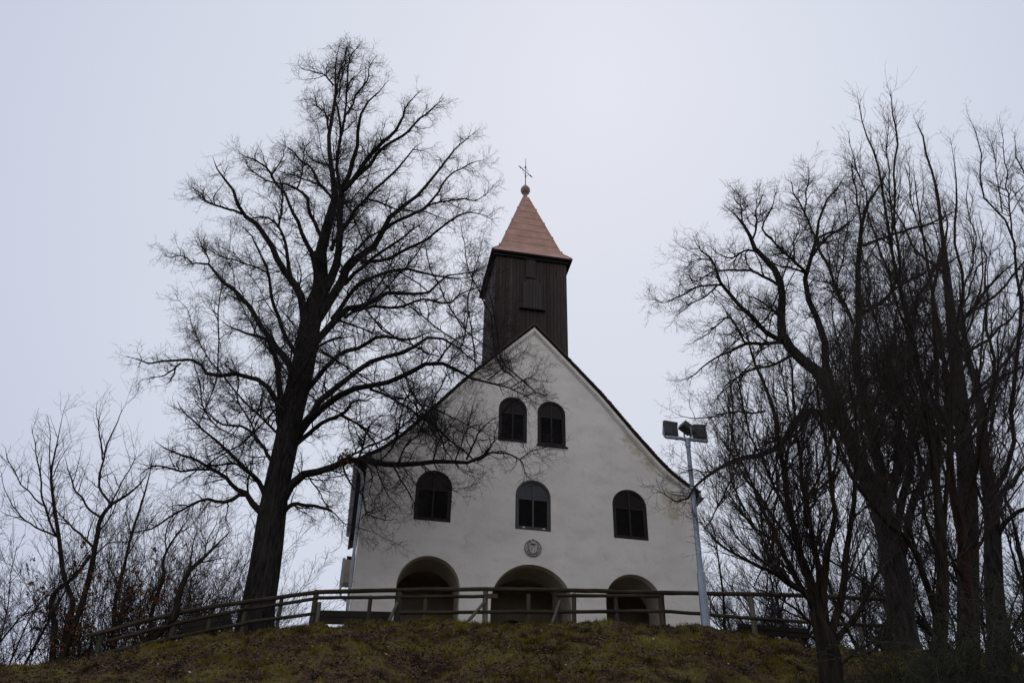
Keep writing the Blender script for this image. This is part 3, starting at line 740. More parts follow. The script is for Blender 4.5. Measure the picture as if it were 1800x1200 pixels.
for sx in (-1, 1):
    mb.tube([(sx * hw_at(z), TY - hw_at(z), z + 0.015) for z in (30.1, 30.62, 30.85, 33, 35.5)], 0.026, 6)
    mb.tube([(sx * hw_at(z), TY + hw_at(z), z + 0.015) for z in (30.1, 30.62, 30.85, 33, 35.5)], 0.026, 6)
CB(mb, 'hip_capping', MAT['copper'], tower)
mb = MB(); mb.lathe([(0.001, 35.4), (0.14, 35.5), (0.10, 35.78), (0.11, 35.85), (0.20, 35.93), (0.265, 36.10), (0.245, 36.25), (0.14, 36.42), (0.05, 36.53), (0.03, 36.6), (0.001, 36.6)], (0, TY), 20)
CB(mb, 'finial_ball', MAT['ball'], tower, True)
mb = MB()
ca, sa = math.cos(rad(38)), math.sin(rad(38))
def cp(u, z): return (u * ca, TY + u * sa, z)
mb.tube([cp(0, 36.5), cp(0, 38.55)], [0.026, 0.012], 6)
mb.tube([cp(-0.56, 37.55), cp(0.56, 37.55)], 0.019, 6)
aa = np.linspace(0, 2 * np.pi, 25); mb.tube([cp(0.24 * math.cos(t), 37.55 + 0.24 * math.sin(t)) for t in aa], 0.011, 5, caps=False)
for u in (-0.42, 0.42): mb.tube([cp(u - 0.07, 37.55), cp(u + 0.07, 37.55)], 0.034, 6); mb.tube([cp(u, 37.47), cp(u, 37.63)], 0.012, 5)
for u in (-0.56, 0.56): mb.lathe([(0.001, 37.52), (0.03, 37.55), (0.001, 37.58)], (u * ca, TY + u * sa), 8)
for z in (37.2, 37.9): mb.tube([cp(0, z - 0.08), cp(0, z + 0.08)], 0.034, 6); mb.tube([cp(-0.08, z - 0.04), cp(0.08, z - 0.04)], 0.011, 5)
CB(mb, 'cross', MAT['iron'], tower, True)
mb = MB(); xx = TH + 0.10
mb.tube([(xx, TY + 1.2, 29.9), (xx, TY + 1.2, 27), (xx + 0.02, TY + 1.2, 22.6)], 0.006, 5)
for z in (29.2, 28.0, 26.8, 25.6, 24.4, 23.3): mb.tube([(TH - 0.02, TY + 1.2, z), (xx + 0.06, TY + 1.2, z)], 0.008, 5)
CB(mb, 'lightning_rod_wire', MAT['galv'], tower)

# ------------------------------------------------------------------ fence
def fy(px): return float(np.interp(px, [150, 310, 430, 557, 1320, 1560, 1620], [26.6, 27.5, 27.9, 28.1, 28.1, 28.0, 27.9]))
def fp(px, py, dy=0.0): return at(px, py, fy(px) + dy)
F0 = fp(853, 1090); F0[2] = gz(F0[0], F0[1])
fence = empty('wooden_fence', F0)
tag(fence, 'weathered log rail fence with posts and slanting props along the edge of the mound', 'fence')
def rel(pts): return np.asarray(pts) - F0
rf = np.random.RandomState(21)
def rail(pts, r, mat, dy=-0.06, label=None, name='rail'):
    P = np.array([fp(x, y, dy) for x, y in pts])
    n = max(6, int(np.linalg.norm(P[-1] - P[0]) / 0.3))
    u = np.linspace(0, 1, n); L = np.linspace(0, 1, len(P))
    Q = np.stack([np.interp(u, L, P[:, i]) for i in range(3)], 1)
    Q[1:-1] += rf.normal(0, 0.0035, Q[1:-1].shape)
    rr = r * 0.94 * (1 + 0.045 * rf.normal(size=n))
    o = MB().tube(rel(Q), rr, 9).build(name, mat, fence, smooth=True)
    return o
top = [[(158, 1116), (232, 1097), (310, 1077)], [(310, 1077), (372, 1066), (435, 1057)], [(435, 1057), (557, 1040)], [(557, 1040), (702, 1036.5)], [(702, 1036.5), (853, 1034.5)], [(853, 1034.5), (1010, 1037)], [(1010, 1037), (1161, 1041)], [(1161, 1041), (1320, 1043.5)], [(1320, 1043.5), (1440, 1047)], [(1440, 1047), (1580, 1054)]]
for p in top: rail(p, 0.072, MAT['log'])
second = [[(185, 1127), (310, 1095)], [(310, 1095), (435, 1069)], [(435, 1070), (557, 1051)], [(557, 1050), (702, 1049)], [(702, 1049), (853, 1047)], [(975, 1046), (1161, 1047)]]
for p in second: rail(p, 0.058, MAT['log'], dy=-0.05)
third = [[(175, 1150), (300, 1121)], [(300, 1121), (435, 1094)], [(435, 1093), (557, 1077)], [(702, 1076.5), (853, 1075)], [(853, 1075), (1010, 1074.5)], [(1010, 1074.5), (1161, 1073.5)], [(1161, 1073.5), (1235, 1078), (1320, 1086)], [(1320, 1086), (1440, 1094)], [(1440, 1094), (1580, 1100)]]
for p in third: rail(p, 0.060, MAT['log'], dy=-0.05)
def fpost(px, ytop, r=0.075, mat='post', lean=0.0, dy=0.0):
    t = fp(px, ytop, dy); b = np.array([t[0] - lean, t[1], 0]); b[2] = gz(b[0], b[1]) - 0.35
    n = 6; u = np.linspace(0, 1, n)[:, None]; Q = b + (t - b) * u; Q[1:-1, :2] += rf.normal(0, 0.006, (n - 2, 2))
    return MB().tube(rel(Q), r * (1 + 0.05 * rf.normal(size=n)), 10).build('post', MAT[mat], fence, smooth=True)
for px, yt, r_, m_ in ((180, 1112, 0.07, 'post'), (310, 1076, 0.085, 'post'), (372, 1072, 0.06, 'post'), (435, 1055, 0.075, 'post'), (495, 1052, 0.06, 'post'), (557, 1037, 0.085, 'post'), (652, 1047, 0.062, 'post'),
                       (703, 1035, 0.095, 'post'), (749, 1045, 0.07, 'post'), (854, 1034, 0.085, 'palepost'), (929, 1044, 0.065, 'post'), (976, 1036, 0.085, 'post'), (1009, 1043, 0.07, 'post'),
                       (1082, 1042, 0.068, 'post'), (1161, 1040, 0.10, 'post'), (1318, 1043, 0.085, 'palepost'), (1440, 1047, 0.08, 'post'), (1503, 1062, 0.075, 'palepost'), (1555, 1052, 0.09, 'post')):
    fpost(px, yt, r_, m_)
def brace(a, b, r, mat, dy=-0.12):
    p = fp(*a, dy); q = fp(*b, dy); d = (p - q); p = p + d * 0.35
    MB().tube(rel([p, (p + q) / 2 + 0.01, q]), r, 8).build('brace', MAT[mat], fence, smooth=True)
brace((683, 1092), (699, 1058), 0.05, 'palepost'); brace((828, 1085), (851, 1058), 0.052, 'palepost'); brace((971, 1093), (984, 1055), 0.045, 'palepost'); brace((556, 1092), (562, 1058), 0.06, 'palepost')
MB().box(-0.02, 0.30, -0.03, 0.03, -0.07, 0.07, Matrix.Translation(Vector(rel(fp(858, 1047, -0.14))))).build('board_end', MAT['post'], fence)

# ------------------------------------------------------------------ benches and edging behind the fence
def planks(name, label, cat, a, b, Y, z_top_px, h, mat='plank', back=True, group=None):
    p = at(a[0], a[1], Y[0]); q = at(b[0], b[1], Y[1]); d = q - p; L = np.linalg.norm(d[:2]); ang = math.atan2(d[1], d[0]); slope = math.atan2(d[2], L)
    base = (p + q) / 2; g = gz(base[0], base[1])
    o = empty(name, (base[0], base[1], g), ang); tag(o, label, cat, group)
    zt = base[2] - g
    T = Matrix.Translation((0, 0, zt)) @ Matrix.Rotation(-slope, 4, 'Y')
    T2 = T @ Matrix.Rotation(rad(-9), 4, 'X')
    n = 2; hh = h / n
    for k in range(n):
        MB().box(-L / 2 - 0.02 * k, L / 2 + 0.03 * k, -0.025, 0.025, -(k + 1) * hh + 0.012, -k * hh, T2).build('back_board', MAT[mat], o)
    MB().box(-L / 2, L / 2, 0.06, 0.48, -h - 0.10, -h - 0.04, T).build('seat', MAT[mat], o)
    for x in (-L / 2 + 0.12, L / 2 - 0.12):
        zz = zt + (-x) * math.tan(-slope) * 1.0
        MB().box(x - 0.05, x + 0.05, 0.03, 0.46, -0.35, zz - h - 0.102).build('leg', MAT[mat], o)
        MB().box(x - 0.045, x + 0.045, -0.005, 0.055, -h - 0.1, -0.02, T @ Matrix.Translation((0, 0.03, 0))).build('back_support', MAT[mat], o)
    return o
planks('bench', 'long dark wooden bench behind the fence at the church corner, seen from behind', 'bench', (548, 1072), (688, 1075), (28.9, 28.9), 0, 0.46)
planks('bench', 'dark wooden bench on the slope between the fence and the big linden trunk', 'bench', (318, 1096), (408, 1078), (28.6, 28.9), 0, 0.42)
p = at(1296, 1099, 28.5); q = at(1420, 1109, 28.4)
ed = empty('timber_edging', (p[0], p[1], gz(p[0], p[1]))); tag(ed, 'low dark timber edging boards beyond the right part of the fence', 'edging')
for k in range(2):
    pp = p - np.array([0, 0, 0.16 * k]); qq = q - np.array([0, 0, 0.16 * k]); o0 = np.array(ed.location)
    d = qq - pp; L = np.linalg.norm(d); T = Matrix.Translation(Vector((pp + qq) / 2 - o0)) @ Matrix.Rotation(math.atan2(d[1], d[0]), 4, 'Z') @ Matrix.Rotation(-math.atan2(d[2], np.hypot(d[0], d[1])), 4, 'Y')
    MB().box(-L / 2, L / 2, -0.03, 0.03, -0.07, 0.07, T).build('board', MAT['plank'], ed)
for f_ in (0.08, 0.5, 0.92):
    c = p + (q - p) * f_ - np.array(ed.location)
    MB().box(c[0] - 0.04, c[0] + 0.04, c[1] + 0.035, c[1] + 0.11, c[2] - 0.9, c[2] + 0.08).build('stake', MAT['plank'], ed)

# ------------------------------------------------------------------ floodlight mast
PB = at(1240, 1091, 28.0); PB[2] = gz(PB[0], PB[1])
mast = empty('floodlight_mast', PB, YAW)
tag(mast, 'galvanised floodlight mast with three lamps at the right corner of the church', 'floodlight')
ptop = at(1208.5, 772, 28.0); HM = ptop[2] - PB[2]; kink = at(1234, 1008, 28.0)[2] - PB[2]
sx_ = (ptop[0] - PB[0]) * math.cos(YAW); 
def lean(z): return sx_ * z / HM
o = MB().tube([(lean(-0.4), 0, -0.4), (lean(0.3), 0, 0.3), (lean(kink - 0.05), 0, kink - 0.05), (lean(kink), 0, kink)], [0.145, 0.143, 0.128, 0.12], 16)
o.tube([(lean(kink - 0.02), 0, kink - 0.02), (lean(kink + 0.06), 0, kink + 0.06), (lean(HM * .7), 0, HM * .7), (lean(HM), 0, HM)], [0.118, 0.094, 0.078, 0.072], 16)
pole = o.build('pole', MAT['galv'], mast, smooth=True)
mb = MB(); mb.lathe([(0.08, HM - 0.32), (0.09, HM - 0.31), (0.095, HM - 0.06), (0.08, HM - 0.04)], (lean(HM), 0), 14); mb.build('collar', MAT['galv'], pole, smooth=True)
MB().box(-0.55, 0.62, -0.35, 0.35, -0.25, 0.05).build('foot_slab', MAT['slab'], mast)
cx = lean(HM)
MB().box(cx - 0.80, cx + 0.74, -0.05, 0.05, HM - 0.03, HM + 0.05).build('crossbar', MAT['galv'], mast)
def lampunit(x, zrot, tilt, w, h, label):
    T = Matrix.Translation((x, 0, HM + 0.12)) @ Matrix.Rotation(zrot, 4, 'Z')
    m = MB(); R_ = T @ Matrix.Translation((0, 0, 0.27)) @ Matrix.Rotation(tilt, 4, 'X')
    # housing: shallow tapered box, its back towards us
    a, b, d = w / 2, h / 2, 0.17
    v = [Vector(c) for c in ((-a, d, -b), (a, d, -b), (a, d, b), (-a, d, b), (-a, 0.02, -b), (a, 0.02, -b), (a, 0.02, b), (-a, 0.02, b), (-a * .94, -0.03, -b * .94), (a * .94, -0.03, -b * .94), (a * .94, -0.03, b * .94), (-a * .94, -0.03, b * .94))]
    m.add([tuple(R_ @ c) for c in v], [(0, 1, 2, 3), (0, 4, 5, 1), (1, 5, 6, 2), (2, 6, 7, 3), (3, 7, 4, 0), (4, 8, 9, 5), (5, 9, 10, 6), (6, 10, 11, 7), (7, 11, 8, 4), (8, 11, 10, 9)])
    for k in range(6): m.box(-a * .8 + k * a * .32 - 0.006, -a * .8 + k * a * .32 + 0.006, -0.038, -0.0305, -b * .8, b * .8, R_)
    m.box(-a * .8, a * .8, 0.0, 0.13, -b - 0.09, -b - 0.002, R_)     # gear tray under the reflector
    ho = m.build('floodlight', MAT['lamp'], mast); 
    MB().box(-a * .92, a * .92, d + 0.001, d + 0.008, -b * .92, b * .92, R_).build('lamp_glass', MAT['lampglass'], ho)
    br = MB()
    for sg in (-1, 1): br.box(sg * (a + 0.02) - 0.012, sg * (a + 0.02) + 0.012, 0.04, 0.085, -0.08, 0.30, T)
    br.box(-a - 0.032, a + 0.032, 0.04, 0.085, -0.092, -0.0805, T)
    br.build('bracket', MAT['galv'], ho)
lampunit(cx - 0.56, rad(6), rad(14), 0.50, 0.50, 0)
lampunit(cx - 0.02, rad(-78), rad(62), 0.40, 0.44, 0)
lampunit(cx + 0.50, rad(-8), rad(9), 0.45, 0.52, 0)

# ------------------------------------------------------------------ trees
def resample(pts, n):
    """Catmull-Rom through pts (m,d) -> n points, even in arc length"""
    p = np.asarray(pts, float)
    if len(p) == 2:
        u = np.linspace(0, 1, n)[:, None]; return p[0] + (p[1] - p[0]) * u
    e = np.vstack([2 * p[0] - p[1], p, 2 * p[-1] - p[-2]]); out = []
    for i in range(1, len(e) - 2):
        t = np.linspace(0, 1, 9)[:-1, None]
        a, b, c, d = e[i - 1], e[i], e[i + 1], e[i + 2]
        out.append(0.5 * (2 * b + (c - a) * t + (2 * a - 5 * b + 4 * c - d) * t ** 2 + (3 * b - a - 3 * c + d) * t ** 3))
    q = np.vstack(out + [p[-1:]])
    d = np.concatenate([[0], np.cumsum(np.linalg.norm(np.diff(q[:, :3], axis=0), axis=1))])
    u = np.linspace(0, d[-1], n)
    return np.stack([np.interp(u, d, q[:, i]) for i in range(q.shape[1])], 1)
KL = 16
class Tree:
    """main stems and limbs follow sight lines at their own distances; finer orders are grown"""
    def __init__(s, Y, seed, spread=0.55, minr=0.005, lr=0.66):
        s.Y = Y; s.lr = lr; s.rng = np.random.RandomState(seed); s.px = []; s.limbs = []; s.spread = spread; s.minr = minr
    def _near(s, x, y):
        best = None; bd = 1e9
        for arr in s.px:
            d = (arr[:, 0] - x) ** 2 + (arr[:, 1] - y) ** 2; i = int(d.argmin())
            if d[i] < bd: bd = d[i]; best = arr[i]
        return best
    def stem(s, pts, r, ground_z=None, flare=1.35, dy=None):
        """first stem; r: radii in px; stands on the ground"""
        s.limb(pts, r, dy=0.0 if dy is None else dy, base=True, flare=flare, m=14)
    def limb(s, pts, r, dy=None, base=False, flare=1.3, m=7):
        pts = [tuple(p) for p in pts]; L = sum(math.hypot(pts[i + 1][0] - pts[i][0], pts[i + 1][1] - pts[i][1]) for i in range(len(pts) - 1))
        par = s._near(*pts[0]) if s.px else None
        d0 = par[2] if (par is not None and not base) else 0.0
        scale = s.Y / 1500.0
        if dy is None:
            dy = s.rng.uniform(-1, 1) * s.spread * L * scale
        d1 = d0 + dy
        rr = r if not np.isscalar(r) else (r, r * 0.25)
        if not base: rr = [q * s.lr for q in rr]
        k = len(pts); ru = np.interp(np.linspace(0, 1, k), np.linspace(0, 1, len(rr)), rr)
        acc = np.concatenate([[0], np.cumsum([math.hypot(pts[i + 1][0] - pts[i][0], pts[i + 1][1] - pts[i][1]) for i in range(k - 1)])]) / max(L, 1)
        dd = d0 + dy * acc
        s.px.append(resample([(p[0], p[1], d, q) for p, d, q in zip(pts, dd, ru)], 30))
        W = np.array([at(p[0], p[1], s.Y + d) for p, d in zip(pts, dd)])
        RR = np.array([q * zdepth(wp) / FPX for q, wp in zip(ru, W)])
        if RR[-1] < 0.03: RR[-1] *= 0.3; RR[-2] *= 0.85
        if base:
            g = gz(W[0, 0], W[0, 1])
            dirn = (W[0] - W[1]); dirn /= max(abs(dirn[2]), 0.3)
            if W[0, 2] > g + 0.25:
                step = W[0, 2] - g
                b1 = W[0] + dirn * step; b1[2] = g + 0.02
                W = np.vstack([b1, W]); RR = np.concatenate([[RR[0] * flare], RR])
            else:
                RR[0] *= flare
            b0 = W[0].copy(); b0[2] = min(g, W[0, 2]) - 0.4
            W = np.vstack([b0, W]); RR = np.concatenate([[RR[0] * 1.12], RR])
        Q = resample(np.hstack([W, RR[:, None]]), KL if not base else KL * 2)
        if base: 
            s.root = Q[0, :3].copy(); s.stems = getattr(s, 'stems', []) + [(Q, m)]
            half = Q[KL - 1::1][:KL]; Q2 = resample(Q[int(len(Q) * .25):], KL)
        else:
            Q2 = Q
        # a little gnarl
        lenm = np.linalg.norm(Q2[-1, :3] - Q2[0, :3])
        if not base:
            kk = s.rng.normal(0, 1, (KL, 3)); kk[0] = 0; kk = (kk + np.roll(kk, 1, 0)) * 0.5; kk[0] = 0
            Q2[:, :3] += kk * 0.008 * lenm
        s.limbs.append((Q2, m, base))
    def fill(s, n, yst, xr, yr, r, bow=0.6, slope=0.8):
        """further limbs between a range of starting heights and a region of the crown"""
        st = [a for a in s.px]
        xs = xr[0] + (xr[1] - xr[0]) * (s.rng.permutation(n) + s.rng.rand(n)) / n
        for q in range(n):
            x1 = xs[q]; y1 = s.rng.uniform(*yr)
            cands = []
            for a in st:
                c = a[(a[:, 1] > yst[0]) & (a[:, 1] < yst[1]) & (a[:, 1] > y1 + 60)]
                if len(c): cands.append(c[s.rng.randint(len(c))])
            if not cands: continue
            ok = [c for c in cands if abs(x1 - c[0]) < slope * (c[1] - y1)] or cands
            p = ok[s.rng.randint(len(ok))]; x0, y0 = p[0], p[1]; best = (x1, y1)
            x1, y1 = best; dx, dy = x1 - x0, y1 - y0; j = s.rng.normal(0, 0.04, 4) * abs(dy)
            s.limb([(x0, y0), (x0 + dx * 0.35 * bow / 0.6 + j[0], y0 + dy * 0.25 + j[1] * .3), (x0 + dx * bow + j[2], y0 + dy * 0.58 + j[3] * .3), (x0 + dx * 0.88, y0 + dy * 0.85), (x1, y1)], (min(r * s.rng.uniform(0.7, 1.2), max(p[3] * 0.8, 1.2)), r * 0.6, r * 0.3, 0.8))
    def arrays(s):
        return np.array([l[0][:, :3] for l in s.limbs]), np.array([np.maximum(l[0][:, 3], s.minr) for l in s.limbs])

def grow(P, R, rng, dens, tmin, ang, L, K=6, wig=0.18, up=0.15, rr=0.011, rmin=0.003, taper=0.5, axis=None, outw=0.0, zig=0.0, tpow=1.0, rfrac=0.7):
    """grow side shoots on every polyline of P (N,Kp,3); returns new (P, R)"""
    N, Kp, _ = P.shape
    plen = np.linalg.norm(np.diff(P, axis=1), axis=2).sum(1)
    n = np.floor(dens * plen * (1 - tmin) + rng.rand(N)).astype(int)
    idx = np.repeat(np.arange(N), n); k = len(idx)
    t = tmin + (1 - tmin) * rng.rand(k) ** tpow
    f = t * (Kp - 1); i = np.minimum(f.astype(int), Kp - 2); u = (f - i)[:, None]
    a = P[idx, i]; b = P[idx, i + 1]; pos = a + (b - a) * u
    T = b - a; T /= np.linalg.norm(T, axis=1, keepdims=True) + 1e-9
    r = R[idx, i] * (1 - u[:, 0]) + R[idx, i + 1] * u[:, 0]
    rv = rng.normal(size=(k, 3)); rv -= (rv * T).sum(1, keepdims=True) * T; rv /= np.linalg.norm(rv, axis=1, keepdims=True) + 1e-9
    an = np.radians(ang[0] + (ang[1] - ang[0]) * rng.rand(k))[:, None]
    D = np.cos(an) * T + np.sin(an) * rv
    if axis is not None and outw:
        o = pos - axis; o[:, 2] *= 0.4; o /= np.linalg.norm(o, axis=1, keepdims=True) + 1e-9
        D += outw * o
    D[:, 2] += up * 0.6
    D /= np.linalg.norm(D, axis=1, keepdims=True)
    ln = (L[0] + (L[1] - L[0]) * rng.rand(k)) * (1 - taper * t)
    Q = np.zeros((k, K, 3)); Q[:, 0] = pos
    st = (ln / (K - 1))[:, None]
    sgn = 1.0; zz = rng.normal(size=(k, 3))
    for j in range(1, K):
        D = D + wig * rng.normal(size=(k, 3)) + sgn * zig * zz; D[:, 2] += up * 0.25
        D /= np.linalg.norm(D, axis=1, keepdims=True)
        Q[:, j] = Q[:, j - 1] + D * st; sgn = -sgn
    r0 = np.minimum(r * rfrac, rmin + rr * ln)
    W = np.maximum(r0[:, None] * (1 - 0.85 * np.linspace(0, 1, K)[None]), rmin * 0.55)
    return Q, W

def foliage_leaves(P, n, rng, size=(0.03, 0.06)):
    k = rng.randint(0, len(P), n); j = rng.randint(P.shape[1] // 2, P.shape[1], n)
    c = P[k, j] + rng.normal(0, 0.03, (n, 3))
    u = rng.normal(size=(n, 3)); u /= np.linalg.norm(u, axis=1, keepdims=True); v = rng.normal(size=(n, 3)); v -= (u * v).sum(1, keepdims=True) * u; v /= np.linalg.norm(v, axis=1, keepdims=True)
    sz = (size[0] + (size[1] - size[0]) * rng.rand(n))[:, None]
    V = np.stack([c - u * sz, c - v * sz * .6, c + u * sz, c + v * sz * .6], 1).reshape(-1, 3)
    return V, np.arange(n * 4).reshape(n, 4)

def build_tree(tr, name, label, cat, orders, bark, twig, group=None, leaves=0, tm=7):
    root = tr.root.copy(); root[2] = gz(root[0], root[1])
    e = empty(name, root); tag(e, label, cat, group)
    ch = []
    for Q, m in tr.stems:
        ch.append(tubes((Q[:, :3] - root)[None], Q[:, 3][None], m))
    big = [l for l in tr.limbs if not l[2]]
    trunk = link('trunk', np_mesh('trunk', ch, bark, True), e)
    if big:
        P = np.array([l[0][:, :3] for l in big]); R = np.array([np.maximum(l[0][:, 3], tr.minr) for l in big])
        link('limbs', np_mesh('limbs', [tubes(P - root, R, tm)], bark, True), e)
    P, R = tr.arrays(); ch = []
    axis = P[0].mean(0)
    last = None
    for k, o in enumerate(orders):
        sides = o.pop('sides', 3); src = o.pop('src', None)
        if src == 'all' and last is not None:
            Qs = []
            Q1, W1 = grow(P, R, tr.rng, axis=axis, **dict(o)); Q2, W2 = grow(last[0], last[1], tr.rng, axis=axis, **o)
            Q = np.vstack([Q1, Q2]); W = np.vstack([W1, W2])
        elif last is None:
            Q, W = grow(P, R, tr.rng, axis=axis, **o)
        else:
            Q, W = grow(last[0], last[1], tr.rng, axis=axis, **o)
        ch.append(tubes(Q - root, W, sides)); last = (Q, W)
    if ch:
        link('crown', np_mesh('crown', ch, twig, True), e)
    if leaves:
        link('dry_leaves', np_mesh('dry_leaves', [foliage_leaves(last[0] - root, leaves, tr.rng)], MAT['dryleaf'], False), e)
    return e, last

